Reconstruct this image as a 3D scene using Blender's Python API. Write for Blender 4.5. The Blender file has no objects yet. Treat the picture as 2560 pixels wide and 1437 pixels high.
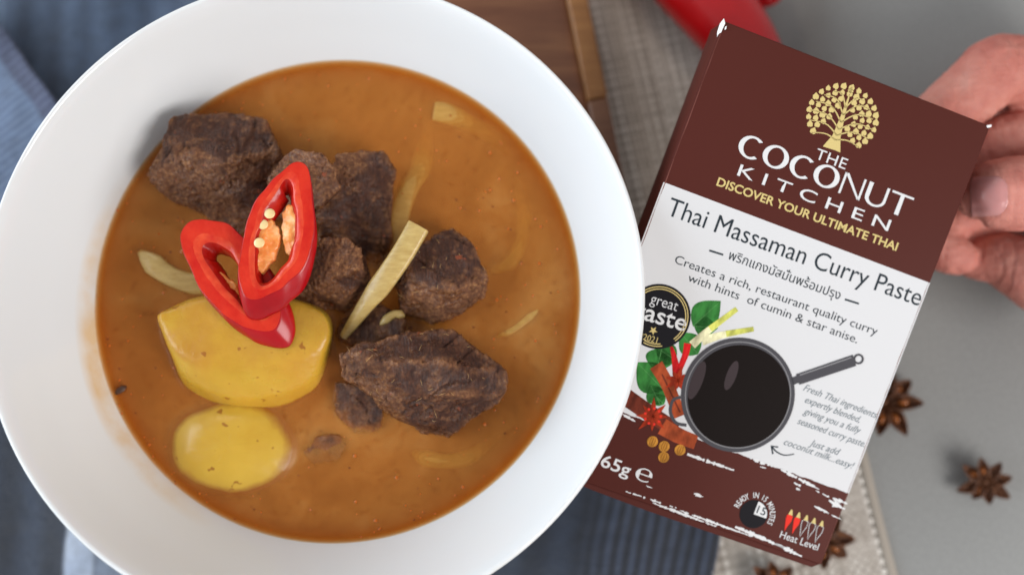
import bpy, bmesh, math, random
import numpy as np
from mathutils import Vector, Matrix, noise
from mathutils.geometry import tessellate_polygon
random.seed(7)
S = 0.001                                   # the script thinks in millimetres
sc = bpy.context.scene
COL = sc.collection
R = math.radians

# ------------------------------------------------------------------ camera
F = 2700.0                                  # focal length in pixels of a 2560 wide frame
CAM = Vector((0, 0, 385))                   # mm above the table
ROT = Matrix.Rotation(R(0.75), 3, 'Y') @ Matrix.Rotation(R(7.6), 3, 'X')
cd = bpy.data.cameras.new('camera'); cam = bpy.data.objects.new('camera', cd); COL.objects.link(cam)
cam.matrix_world = Matrix.Translation(CAM * S) @ ROT.to_4x4()
cd.sensor_width = 36; cd.lens = F / 2560 * 36
cd.clip_start = 0.01; cd.clip_end = 20
cd.dof.use_dof = True; cd.dof.focus_distance = 0.308; cd.dof.aperture_fstop = 3.9
sc.camera = cam

# ------------------------------------------------------------------ world, lamps, exposure
w = bpy.data.worlds.new('World'); sc.world = w; w.use_nodes = True
bg = w.node_tree.nodes['Background']
bg.inputs[0].default_value = (0.97, 0.98, 1.0, 1); bg.inputs[1].default_value = 0.35

def area(name, loc, target, size, power, col):
    l = bpy.data.lights.new(name, 'AREA'); l.shape = 'RECTANGLE'; l.size, l.size_y = size
    l.energy = power; l.color = col
    o = bpy.data.objects.new(name, l); COL.objects.link(o); o.location = loc
    o.rotation_euler = (Vector(target) - Vector(loc)).to_track_quat('-Z', 'Y').to_euler()
    return o
area('window_light', (-1.30, 0.15, 0.62), (0, 0.05, 0.05), (1.5, 1.0), 25.0, (0.80, 0.91, 1.0))
area('room_light', (1.0, -0.65, 0.80), (0.1, 0.05, 0.03), (0.8, 0.8), 15.5, (1.0, 0.98, 0.96))
area('lamp_light', (-0.45, 1.1, 0.75), (0, 0.05, 0.05), (0.18, 0.18), 1.6, (1.0, 0.80, 0.60))

vs = sc.view_settings
vs.view_transform = 'Standard'; vs.look = 'None'; vs.gamma = 1; vs.exposure = 0.28
sc.cycles.transparent_max_bounces = 40

# ------------------------------------------------------------------ projection helpers (mm)
def ray(px, py):
    return ROT @ Vector(((px - 1280) / F, -(py - 718.5) / F, -1.0))
def at(px, py, z):
    d = ray(px, py)
    return CAM + d * ((z - CAM.z) / d.z)

# ------------------------------------------------------------------ object helpers
def link(name, me, mat=None, parent=None):
    me.name = name
    o = bpy.data.objects.new(name, me); COL.objects.link(o)
    if mat is not None:
        for m in (mat if isinstance(mat, (list, tuple)) else [mat]): me.materials.append(m)
    if parent is not None: o.parent = parent
    return o
def tag(o, label=None, cat=None, group=None, kind=None):
    if label: o['label'] = label
    if cat: o['category'] = cat
    if group: o['group'] = group
    if kind: o['kind'] = kind
    return o
def empty(name, loc_mm=(0, 0, 0)):
    o = bpy.data.objects.new(name, None); COL.objects.link(o)
    o.location = Vector(loc_mm) * S; o.empty_display_size = 0.02
    return o
def mesh_from(verts, faces, smooth=True, scale=S):
    me = bpy.data.meshes.new('m')
    me.from_pydata([tuple(Vector(v) * scale) for v in verts], [], faces)
    me.validate(); me.update()
    if smooth: me.polygons.foreach_set('use_smooth', [True] * len(me.polygons))
    return me
def shift(me, loc_mm):
    me.transform(Matrix.Translation(-Vector(loc_mm) * S)); return me
TMP = bpy.data.scenes.new('scratch')
def scratch_graph():
    with bpy.context.temp_override(scene=TMP, view_layer=TMP.view_layers[0]):
        dg = bpy.context.evaluated_depsgraph_get(); dg.update(); return dg
def evaluated(me, mods):
    o = bpy.data.objects.new('tmp', me); TMP.collection.objects.link(o)
    for t, kw in mods:
        m = o.modifiers.new(t, t)
        for k, v in kw.items(): setattr(m, k, v)
    dg = scratch_graph()
    r = bpy.data.meshes.new_from_object(o.evaluated_get(dg))
    bpy.data.objects.remove(o); bpy.data.meshes.remove(me)
    return r
def remesh(me, vox, it=4, fac=0.5):
    r = evaluated(me, [('REMESH', dict(mode='VOXEL', voxel_size=vox * S)), ('SMOOTH', dict(factor=fac, iterations=it))])
    r.polygons.foreach_set('use_smooth', [True] * len(r.polygons)); return r
def displace(me, fn):
    """move every vertex along its normal by fn(point in mm, normal)"""
    n = len(me.vertices); co = np.empty(n * 3); no = np.empty(n * 3)
    me.vertices.foreach_get('co', co); me.vertices.foreach_get('normal', no)
    co = co.reshape(-1, 3); no = no.reshape(-1, 3)
    d = np.array([fn(Vector(c / S), Vector(k)) for c, k in zip(co, no)])
    me.vertices.foreach_set('co', (co + no * (d * S)[:, None]).ravel()); me.update()
def hull(points, extra=()):
    bm = bmesh.new()
    for p in list(points) + list(extra): bm.verts.new(Vector(p) * S)
    g = bmesh.ops.convex_hull(bm, input=bm.verts)
    bmesh.ops.delete(bm, geom=[v for v in set(g['geom_interior'] + g['geom_unused']) if isinstance(v, bmesh.types.BMVert)], context='VERTS')
    me = bpy.data.meshes.new('m'); bm.to_mesh(me); bm.free(); return me
def spline(pts, n, closed=False):
    """Catmull-Rom resample"""
    P = [np.array(p, float) for p in pts]; m = len(P); out = []
    segs = m if closed else m - 1
    for i in range(n):
        t = i / n * segs if closed else i / (n - 1) * segs
        k = min(int(t), segs - 1); u = t - k
        g = (lambda j: P[j % m]) if closed else (lambda j: P[max(0, min(m - 1, j))])
        a, b, c, d = g(k - 1), g(k), g(k + 1), g(k + 2)
        out.append(0.5 * (2 * b + (c - a) * u + (2 * a - 5 * b + 4 * c - d) * u * u + (3 * b - a - 3 * c + d) * u ** 3))
    return out
def tube(path, radii, seg=14, flat=1.0, caps=True, up=(0, 0, 1)):
    """sweep an ellipse (half-width r, half-height r*flat) along path, in mm; returns verts, faces"""
    V, Fc = [], []; n = len(path); path = [Vector(p) for p in path]
    for i, p in enumerate(path):
        t = (path[min(i + 1, n - 1)] - path[max(i - 1, 0)]).normalized()
        s = t.cross(Vector(up)); s = s.normalized() if s.length > 1e-4 else Vector((1, 0, 0))
        b = s.cross(t).normalized(); r = radii[i]
        fl = flat[i] if isinstance(flat, (list, tuple)) else flat
        for k in range(seg):
            a = 2 * math.pi * k / seg
            V.append(p + s * (r * math.cos(a)) + b * (r * fl * math.sin(a)))
    for i in range(n - 1):
        for k in range(seg):
            k2 = (k + 1) % seg
            Fc.append((i * seg + k, i * seg + k2, (i + 1) * seg + k2, (i + 1) * seg + k))
    if caps:
        Fc.append(tuple(range(seg - 1, -1, -1))); Fc.append(tuple((n - 1) * seg + k for k in range(seg)))
    return V, Fc
def merge(parts):
    V, Fc = [], []
    for v, f in parts:
        o = len(V); V += v; Fc += [tuple(i + o for i in q) for q in f]
    return V, Fc
def box_vf(x0, x1, y0, y1, z0, z1):
    V = [(x0, y0, z0), (x1, y0, z0), (x1, y1, z0), (x0, y1, z0), (x0, y0, z1), (x1, y0, z1), (x1, y1, z1), (x0, y1, z1)]
    return V, [(3, 2, 1, 0), (4, 5, 6, 7), (0, 1, 5, 4), (1, 2, 6, 5), (2, 3, 7, 6), (3, 0, 4, 7)]

# ------------------------------------------------------------------ material helpers
def lin(c):
    return tuple((x / 255 / 12.92 if x <= 10 else ((x / 255 + 0.055) / 1.055) ** 2.4) for x in c) + (1,)
class Mat:
    def __init__(s, name, base=(0.5, 0.5, 0.5, 1), rough=0.5, spec=0.5, sss=0.0, radius=(1, .3, .1), sss_scale=1.0, coat=0.0):
        s.m = bpy.data.materials.new(name); s.m.use_nodes = True; s.t = s.m.node_tree
        s.b = s.t.nodes['Principled BSDF']; s.out = s.t.nodes['Material Output']
        s.set('Base Color', base); s.set('Roughness', rough); s.set('Specular IOR Level', spec)
        if sss:
            s.set('Subsurface Weight', sss); s.set('Subsurface Radius', radius); s.set('Subsurface Scale', sss_scale * S)
        if coat: s.set('Coat Weight', coat); s.set('Coat Roughness', 0.08)
    def set(s, k, v): s.b.inputs[k].default_value = v
    def n(s, t, **kw):
        x = s.t.nodes.new(t)
        for k, v in kw.items(): setattr(x, k, v)
        return x
    def l(s, a, b): s.t.links.new(a, b)
    def coord(s, scale=(1, 1, 1), rot=(0, 0, 0), kind='Object'):
        tc = s.n('ShaderNodeTexCoord'); mp = s.n('ShaderNodeMapping')
        mp.inputs['Scale'].default_value = scale; mp.inputs['Rotation'].default_value = rot
        s.l(tc.outputs[kind], mp.inputs[0]); return mp.outputs[0]
    def noise(s, scale, detail=4, rough=0.55, vec=None, dist=0.0):
        x = s.n('ShaderNodeTexNoise'); x.inputs['Scale'].default_value = scale; x.inputs['Detail'].default_value = detail
        x.inputs['Roughness'].default_value = rough; x.inputs['Distortion'].default_value = dist
        s.l(vec if vec is not None else s.coord(), x.inputs['Vector']); return x.outputs['Fac']
    def ramp(s, fac, stops, interp='LINEAR'):
        x = s.n('ShaderNodeValToRGB'); e = x.color_ramp; e.interpolation = interp
        while len(e.elements) < len(stops): e.elements.new(0.5)
        for el, (p, c) in zip(e.elements, stops):
            el.position = p; el.color = c if len(c) == 4 else tuple(c) + (1,)
        s.l(fac, x.inputs[0]); return x.outputs[0]
    def mix(s, fac, a, b, mode='MIX'):
        x = s.n('ShaderNodeMix', data_type='RGBA', blend_type=mode)
        for sock, v in ((x.inputs[0], fac), (x.inputs[6], a), (x.inputs[7], b)):
            if hasattr(v, 'is_output'): s.l(v, sock)
            else: sock.default_value = v
        return x.outputs[2]
    def color(s, sock): s.l(sock, s.b.inputs['Base Color'])
    def rough(s, fac, lo, hi):
        x = s.n('ShaderNodeMapRange'); x.inputs[3].default_value = lo; x.inputs[4].default_value = hi
        s.l(fac, x.inputs[0]); s.l(x.outputs[0], s.b.inputs['Roughness'])
    def bump(s, fac, dist_mm, strength=1.0):
        x = s.n('ShaderNodeBump'); x.inputs['Strength'].default_value = strength; x.inputs['Distance'].default_value = dist_mm * S
        s.l(fac, x.inputs['Height'])
        prev = s.b.inputs['Normal']
        if prev.is_linked: s.l(prev.links[0].from_socket, x.inputs['Normal'])
        s.l(x.outputs[0], s.b.inputs['Normal'])
    def attr(s, name):
        x = s.n('ShaderNodeAttribute'); x.attribute_name = name; return x.outputs['Fac']
def G(v): return (v, v, v, 1)

# =================================================================== THE SETTING
M_table = Mat('grey_laminate', lin((126, 124, 120)), 0.42, 0.4)
M_table.color(M_table.ramp(M_table.noise(900, 3), [(0.35, lin((134, 134, 132))), (0.65, lin((146, 146, 144)))]))
M_table.bump(M_table.noise(1500, 2), 0.02)
tbl = link('table', mesh_from(*box_vf(-700, 700, -600, 600, -25, 0), smooth=False), M_table.m)
tag(tbl, kind='structure')

# ------------------------------------------------------------------ placemat: woven vinyl threads
M_thr = Mat('woven_vinyl_thread', lin((140, 130, 120)), 0.45, 0.45)
tone = M_thr.attr('tone')
M_thr.color(M_thr.ramp(tone, [(0.0, lin((148, 137, 126))), (0.5, lin((188, 178, 167))), (1.0, lin((226, 219, 210)))]))
M_under = Mat('placemat_backing', lin((120, 110, 100)), 0.7, 0.2)
M_hem = Mat('placemat_hem', lin((160, 150, 138)), 0.5, 0.4)
mat_ang = math.atan2(0.215, 1.0)            # the mat is turned a little against the frame
pm_root = at(1500, 300, 0); pm_root.z = 0
pm = empty('placemat', pm_root)
edge_pt = at(2176, 1180, 1)                 # a point of its right-hand edge
ax = Vector((math.sin(mat_ang), -math.cos(mat_ang), 0))      # along the edge, down the picture
ay = Vector((-math.cos(mat_ang), -math.sin(mat_ang), 0))     # from the edge towards the bowl
def pmw(u, v, z): return edge_pt * 1.0 + ax * u + ay * v - Vector((0, 0, edge_pt.z)) + Vector((0, 0, z)) - pm_root
U0, U1, VW = -250.0, 90.0, 330.0
def slab(u0, u1, v0, v1, z0, z1):
    V = [pmw(u, v, z) for z in (z0, z1) for (u, v) in ((u0, v0), (u1, v0), (u1, v1), (u0, v1))]
    return V, [(0, 1, 2, 3), (7, 6, 5, 4), (4, 5, 1, 0), (5, 6, 2, 1), (6, 7, 3, 2), (7, 4, 0, 3)]
link('backing', mesh_from(*slab(U0, U1, 0.5, VW, 0.1, 0.9), smooth=False), M_under.m, pm)
PITCH = 1.75
def weave():
    V, Fc, T = [], [], []
    rng = np.random.RandomState(3)
    nu = int((U1 - U0) / PITCH); nv = int(140 / PITCH)
    def ribbon(pts, side, hw, th, tn):
        o = len(V)
        for p in pts:
            V.extend([p - side * hw, p - side * hw * .55 + Vector((0, 0, th)), p + side * hw * .55 + Vector((0, 0, th)), p + side * hw]); T.extend([tn] * 4)
        for i in range(len(pts) - 1):
            for k in range(3):
                Fc.append((o + i * 4 + k, o + i * 4 + k + 1, o + (i + 1) * 4 + k + 1, o + (i + 1) * 4 + k))
    for j in range(nv):                     # warp: along the mat's edge
        v = 4 + j * PITCH; tn = 0.62 + 0.18 * rng.randn(); tn += 0.25 * (j % 5 == 0)
        pts = []
        for i in range(nu * 2 + 1):
            u = U0 + i * PITCH / 2
            ph = (i / 2 + j) * math.pi
            pts.append(pmw(u + rng.randn() * .04, v + rng.randn() * .05, 1.35 + 0.42 * math.cos(ph) - 0.25))
        ribbon(pts, ay, 0.72, 0.25, min(1, max(0, tn)))
    for i in range(nu):                     # weft: across
        u = U0 + i * PITCH; tn = min(1, max(0, 0.42 + 0.13 * rng.randn()))
        pts = []
        for j in range(nv * 2 + 1):
            v = 4 + (j / 2 - .0) * PITCH
            ph = (j / 2 + i + 1) * math.pi
            pts.append(pmw(u, v, 1.35 + 0.42 * math.cos(ph) - 0.25))
        ribbon(pts, ax, 0.66, 0.25, tn)
    me = mesh_from(V, Fc)
    a = me.attributes.new('tone', 'FLOAT', 'POINT'); a.data.foreach_set('value', T)
    return me
tag(link('woven_threads', weave(), M_thr.m, pm), kind='stuff')
hv, hf = tube([pmw(U0 + i * 10, 1.6 + 0.15 * math.sin(i), 1.1) for i in range(int((U1 - U0) / 10) + 1)], [1.9] * (int((U1 - U0) / 10) + 1), 10, 0.55)
link('hem', mesh_from(hv, hf), M_hem.m, pm)
tag(pm, 'beige woven placemat under the carton and the board', 'placemat')

# ------------------------------------------------------------------ wooden serving tray
def wood(name, c0, c1, c2, rot, rough=0.3):
    m = Mat(name, rough=rough, spec=0.5)
    v = m.coord((7, 60, 60), rot)
    g = m.noise(4.0, 6, .6, v, 0.8)
    big = m.noise(14, 2)
    a = m.ramp(g, [(0.25, lin(c0)), (0.5, lin(c1)), (0.75, lin(c2))])
    m.color(m.mix(m.ramp(big, [(0.35, G(0)), (0.7, G(0.5))]), a, lin(c0)))
    m.bump(g, 0.12); m.rough(g, rough - .06, rough + .12); return m
tray_ang = math.atan2(0.186, 1.0)
M_floor = wood('dark_stained_acacia', (96, 58, 40), (124, 80, 56), (152, 106, 72), (0, 0, 0.1), 0.28)
M_lip1 = wood('pale_acacia_lip', (120, 78, 40), (150, 100, 54), (170, 120, 70), (0, 0, 1.5), 0.4)
M_lip2 = wood('brown_acacia_lip', (84, 50, 32), (112, 72, 48), (130, 88, 60), (0, 0, 1.5), 0.4)
LIPZ, FLZ = 24.0, 19.5
tr0 = at(1470, 0, LIPZ); tx = Vector((math.sin(tray_ang), -math.cos(tray_ang), 0)); ty = Vector((-math.cos(tray_ang), -math.sin(tray_ang), 0))
tray_root = Vector((tr0.x - 60, tr0.y - 60, 2.0)); tray = empty('wooden_tray', tray_root)
def trv(u, v, z): return Vector((tr0.x, tr0.y, 0)) + tx * u + ty * v + Vector((0, 0, z)) - tray_root
def tray_piece(name, u0, u1, v0, v1, z0, z1, mat, bev=0.8):
    V = [trv(u, v, z) for z in (z0, z1) for (u, v) in ((u0, v0), (u1, v0), (u1, v1), (u0, v1))]
    me = mesh_from(V, [(0, 1, 2, 3), (7, 6, 5, 4), (4, 5, 1, 0), (5, 6, 2, 1), (6, 7, 3, 2), (7, 4, 0, 3)], smooth=False)
    me = evaluated(me, [('BEVEL', dict(width=bev * S, segments=3))])
    me.polygons.foreach_set('use_smooth', [True] * len(me.polygons))
    return link(name, me, mat, tray)
tray_piece('tray_floor', -52, 140, 7.3, 128, 2.2, FLZ, M_floor.m, 0.4)
tray_piece('tray_rim', -60, 35.5, 0, 7.0, 2.2, LIPZ, M_lip1.m)
tray_piece('tray_rim', 35.8, 148, 0.1, 7.1, 2.2, LIPZ - .1, M_lip2.m)
tray_piece('tray_rim', -60, -52.3, 7.4, 128, 2.2, LIPZ - .05, M_lip2.m)
tag(tray, 'dark brown wooden tray with paler raised edge behind the bowl', 'tray')

# ------------------------------------------------------------------ blue tea towel
def cloth_mat(name, build):
    m = Mat(name, rough=0.85, spec=0.15)
    uv = m.n('ShaderNodeUVMap'); uv.uv_map = 'UV'
    sep = m.n('ShaderNodeSeparateXYZ'); m.l(uv.outputs[0], sep.inputs[0])
    c = build(m, sep.outputs[0], sep.outputs[1])
    n = m.noise(220, 3)
    c = m.mix(0.35, c, m.mix(1.0, c, m.ramp(n, [(0.3, G(0.45)), (0.7, G(1.5))]), 'MULTIPLY'))
    m.color(c)
    def wv(sock):
        x = m.n('ShaderNodeMath', operation='SINE'); y = m.n('ShaderNodeMath', operation='MULTIPLY'); y.inputs[1].default_value = 2 * math.pi / 0.75
        m.l(sock, y.inputs[0]); m.l(y.outputs[0], x.inputs[0]); return x.outputs[0]
    a = m.n('ShaderNodeMath', operation='MULTIPLY'); m.l(wv(sep.outputs[0]), a.inputs[0]); m.l(wv(sep.outputs[1]), a.inputs[1])
    m.bump(a.outputs[0], 0.28); m.bump(m.noise(160, 3), 0.7)
    m.set('Sheen Weight', 0.25); m.set('Sheen Roughness', 0.6)
    return m
def stripe(m, sock, period, lo, hi, sharp=0.25):
    a = m.n('ShaderNodeMath', operation='MULTIPLY'); a.inputs[1].default_value = 2 * math.pi / period; m.l(sock, a.inputs[0])
    b = m.n('ShaderNodeMath', operation='SINE'); m.l(a.outputs[0], b.inputs[0])
    c = m.n('ShaderNodeMapRange'); c.inputs[1].default_value = -1; c.inputs[2].default_value = 1; m.l(b.outputs[0], c.inputs[0])
    return m.ramp(c.outputs[0], [(0.5 - sharp, lin(lo)), (0.5 + sharp, lin(hi))])
def band(m, sock, a0, a1, soft=1.0):
    x = m.n('ShaderNodeMapRange'); x.inputs[1].default_value = a0 - soft; x.inputs[2].default_value = a0 + soft; m.l(sock, x.inputs[0])
    y = m.n('ShaderNodeMapRange'); y.inputs[1].default_value = a1 - soft; y.inputs[2].default_value = a1 + soft; y.inputs[3].default_value = 1; y.inputs[4].default_value = 0; m.l(sock, y.inputs[0])
    z = m.n('ShaderNodeMath', operation='MULTIPLY'); m.l(x.outputs[0], z.inputs[0]); m.l(y.outputs[0], z.inputs[1]); return z.outputs[0]
tow_root = at(60, 1000, 0); towel = empty('tea_towel', tow_root)
def cloth(name, corners, nu, nv, zf, mat, th=1.4, seed=0):
    """corners: four (px,py,z): top-left, top-right, bottom-right, bottom-left; UV in mm from the top-left"""
    A, B, C_, D = [at(*c) for c in corners]
    lu = ((B - A).length + (C_ - D).length) / 2; lv = ((D - A).length + (C_ - B).length) / 2
    V, UV = [], []
    for j in range(nv + 1):
        for i in range(nu + 1):
            s, t = i / nu, j / nv
            p = A.lerp(B, s).lerp(D.lerp(C_, s), t)
            q = Vector((p.x * .03 + seed * 7.7, p.y * .03, 0))
            p = p + Vector((noise.noise(q * 2.2) * .6, noise.noise(q * 2.2 + Vector((9, 0, 0))) * .6, zf(s, t) + 2.6 * noise.noise(q * 1.3) + 1.1 * noise.noise(Vector((q.x * 3.2, q.y * 1.2, 4))) + 0.4 * noise.noise(q * 5)))
            V.append(p - tow_root); UV.append((s * lu, t * lv))
    Fc = [(j * (nu + 1) + i, (j + 1) * (nu + 1) + i, (j + 1) * (nu + 1) + i + 1, j * (nu + 1) + i + 1) for j in range(nv) for i in range(nu)]
    me = mesh_from(V, Fc)
    ul = me.uv_layers.new(name='UV')
    for lp in me.loops: ul.data[lp.index].uv = UV[lp.vertex_index]
    me = evaluated(me, [('SOLIDIFY', dict(thickness=th * S, offset=-1)), ('SUBSURF', dict(levels=1, render_levels=1))])
    me.polygons.foreach_set('use_smooth', [True] * len(me.polygons))
    return link(name, me, mat, towel)
def up_col(m, u, v):
    base = m.ramp(m.noise(12, 3, .6, m.coord((1, .25, 1))), [(0.3, lin((54, 72, 100))), (0.7, lin((88, 110, 142)))])
    return m.mix(m.mix(1.0, band(m, u, 30, 34, .5), G(.5), 'MULTIPLY'), m.mix(.3, base, stripe(m, u, 11, (46, 60, 84), (104, 126, 156), .5)), lin((120, 140, 168)))
def side_col(m, u, v):
    base = stripe(m, v, 2.6, (104, 124, 160), (142, 160, 190), .5)
    dark = stripe(m, v, 3.4, (62, 70, 96), (108, 116, 146), .4)
    hem = band(m, u, -5, 7.5, .6)
    c = m.mix(hem, base, stripe(m, v, 3.0, (84, 92, 122), (112, 120, 150), .4))
    return m.mix(m.mix(1.0, band(m, v, 10, 18, 1.0), G(0.85), 'MULTIPLY'), c, dark)
def low_col(m, u, v):
    base = m.ramp(m.noise(30, 3), [(0.3, lin((24, 33, 50))), (0.7, lin((40, 51, 70)))])
    st = stripe(m, u, 4.3, (22, 27, 40), (66, 77, 100), .5)
    base = m.mix(.35, base, stripe(m, u, 17, (16, 22, 36), (62, 76, 100), .45))
    c = m.mix(band(m, u, 254, 305, 7), base, st)
    pale = m.ramp(m.noise(60, 2, .5, m.coord()), [(0.2, lin((150, 164, 190))), (0.8, lin((206, 216, 232)))])
    c = m.mix(band(m, u, 68.5, 80.0, .8), c, pale)
    return m.mix(band(m, u, 80, 112, 1.5), c, lin((128, 140, 160)))
MC_up = cloth_mat('slate_blue_linen', up_col); MC_side = cloth_mat('pale_blue_striped_linen', side_col); MC_low = cloth_mat('navy_striped_linen', low_col)
cloth('back_layer', [(-220, -220, 3), (760, -220, 3), (700, 700, 3), (-220, 700, 3)], 40, 40, lambda s, t: 0.8 * math.sin(s * 16), MC_up.m, seed=1)
# the folded-over layer, its hem running down the picture from the left edge to the rim
cloth('folded_layer', [(-60, -20, 14), (-520, 320, 12), (-160, 900, 11), (330, 500, 13)], 40, 40, lambda s, t: 0.5 * math.sin(t * 9), MC_side.m, seed=2)
cloth('lower_layer', [(-280, 820, 4), (1895, 880, 4), (1752, 1600, 4), (-330, 1600, 4)], 90, 40, lambda s, t: (0.9 * math.sin(s * 22 + t * 2) + 2.5 * (1 - abs(2 * s - 1))), MC_low.m, seed=3)
tag(towel, 'folded blue tea towel with pale and navy stripes under the bowl', 'tea towel')

# =================================================================== BOWL
rimc = Vector((-58.8, 40.4, 385 - 298.6))
BT = Matrix.Rotation(R(2.26), 3, 'Y') @ Matrix.Rotation(R(-2.1), 3, 'X')
inner = [(91.0, -0.5), (89.4, -3.0), (86.6, -8.5), (82.8, -15.5), (78.1, -22.5), (73.6, -28.5), (67.6, -36), (60, -44), (50, -50), (38, -54.5), (20, -57), (0.01, -58)]
outer = [(92.1, -0.3), (92.6, -1.4), (92.5, -2.6), (91.2, -6), (88.0, -13), (84.0, -20), (79.4, -27.5), (73.8, -35), (67, -43), (57, -50.5), (47, -56), (42, -59), (41.2, -64), (38.5, -64.5), (37.5, -61), (0.01, -60.5)]
def bowl_mesh():
    pi = spline(inner[::-1], 60); po = spline(outer, 70)
    prof = [tuple(p) for p in pi] + [(91.6, -0.05)] + [tuple(p) for p in po]
    n = 192; V, Fc = [], []
    for r, z in prof:
        for k in range(n):
            a = 2 * math.pi * k / n; V.append((r * math.cos(a), r * math.sin(a), z + 64.5))
    for i in range(len(prof) - 1):
        for k in range(n):
            k2 = (k + 1) % n; Fc.append((i * n + k, i * n + k2, (i + 1) * n + k2, (i + 1) * n + k))
    return mesh_from(V, Fc)
M_bowl = Mat('white_glazed_porcelain', (0.73, 0.735, 0.74, 1), 0.06, 0.5, 0.25, (1, .9, .8), 2.0)
# sauce smears left on the glaze: blotches with a shape of their own, in the bowl's own coordinates
co = M_bowl.coord(); sp = M_bowl.n('ShaderNodeSeparateXYZ'); M_bowl.l(co, sp.inputs[0])
zb = M_bowl.n('ShaderNodeMapRange'); zb.inputs[1].default_value = 0.0392; zb.inputs[2].default_value = 0.0365; M_bowl.l(sp.outputs[2], zb.inputs[0])
xb = M_bowl.n('ShaderNodeMapRange'); xb.inputs[1].default_value = -0.030; xb.inputs[2].default_value = -0.062; M_bowl.l(sp.outputs[0], xb.inputs[0])
yb = M_bowl.n('ShaderNodeMapRange'); yb.inputs[1].default_value = 0.045; yb.inputs[2].default_value = 0.005; M_bowl.l(sp.outputs[1], yb.inputs[0])
sm = M_bowl.n('ShaderNodeMath', operation='MULTIPLY'); M_bowl.l(zb.outputs[0], sm.inputs[0]); M_bowl.l(xb.outputs[0], sm.inputs[1])
s2 = M_bowl.n('ShaderNodeMath', operation='MULTIPLY'); M_bowl.l(sm.outputs[0], s2.inputs[0]); M_bowl.l(yb.outputs[0], s2.inputs[1])
s3 = M_bowl.n('ShaderNodeMath', operation='MULTIPLY'); M_bowl.l(s2.outputs[0], s3.inputs[0]); M_bowl.l(M_bowl.ramp(M_bowl.noise(60, 4), [(0.35, G(0.1)), (0.65, G(0.8))]), s3.inputs[1])
M_bowl.color(M_bowl.mix(s3.outputs[0], (0.73, 0.735, 0.74, 1), lin((214, 176, 122))))
bowl = link('bowl', bowl_mesh(), M_bowl.m)
bowl.matrix_world = Matrix.Translation((rimc + BT @ Vector((0, 0, -64.5))) * S) @ BT.to_4x4()
tag(bowl, 'large round white porcelain bowl filled with brown curry', 'bowl')

# ------------------------------------------------------------------ curry sauce: stacked translucent sheets
SZ = rimc.z - 28.0                     # level of the sauce
ip = spline(inner, 200)
ipz = [p[1] for p in ip][::-1]; ipr = [p[0] for p in ip][::-1]
def bowl_r(zl):
    return float(np.interp(zl, ipz, ipr))
c_in = rimc + BT @ Vector((0, 0, -28.0)); c_in.z = SZ
def sauce_edge(th, z):
    lo, hi = 40.0, 95.0
    for _ in range(24):
        m = (lo + hi) / 2
        p = BT.transposed() @ (Vector((c_in.x + m * math.cos(th), c_in.y + m * math.sin(th), z)) - rimc)
        if p.z > -0.5 or math.hypot(p.x, p.y) > bowl_r(p.z): hi = m
        else: lo = m
    return lo
# =================================================================== BEEF
M_beef = Mat('braised_beef', rough=0.42, spec=0.5, sss=0.10, radius=(1, .4, .25), sss_scale=1.0)
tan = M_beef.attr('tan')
fib = M_beef.noise(3.2, 6, .65, M_beef.coord((420, 40, 420), (0.3, 0.2, 0.6)), .6)
fine = M_beef.noise(900, 5, .7)
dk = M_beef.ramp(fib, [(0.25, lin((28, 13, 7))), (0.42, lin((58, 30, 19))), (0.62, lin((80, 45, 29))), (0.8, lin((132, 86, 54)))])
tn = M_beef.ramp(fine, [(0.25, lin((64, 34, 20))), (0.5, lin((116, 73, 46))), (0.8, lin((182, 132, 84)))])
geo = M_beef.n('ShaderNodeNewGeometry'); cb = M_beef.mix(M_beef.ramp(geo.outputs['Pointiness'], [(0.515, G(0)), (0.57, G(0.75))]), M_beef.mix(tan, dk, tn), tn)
spots = M_beef.ramp(M_beef.noise(330, 3), [(0.68, G(0)), (0.74, G(0.8))])
wet = M_beef.attr('wet')
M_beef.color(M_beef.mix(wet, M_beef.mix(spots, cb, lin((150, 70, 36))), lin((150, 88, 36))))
M_beef.bump(fib, 0.7); M_beef.bump(fine, 0.22)
M_beef.rough(M_beef.ramp(M_beef.noise(170, 4), [(.42, G(1)), (.56, G(0))]), 0.16, 0.75); M_beef.set('Specular IOR Level', .33)
def sstep(a, b, x):
    if a > b: return 1 - sstep(b, a, x)
    t = max(0, min(1, (x - a) / (b - a))); return t * t * (3 - 2 * t)
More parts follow.
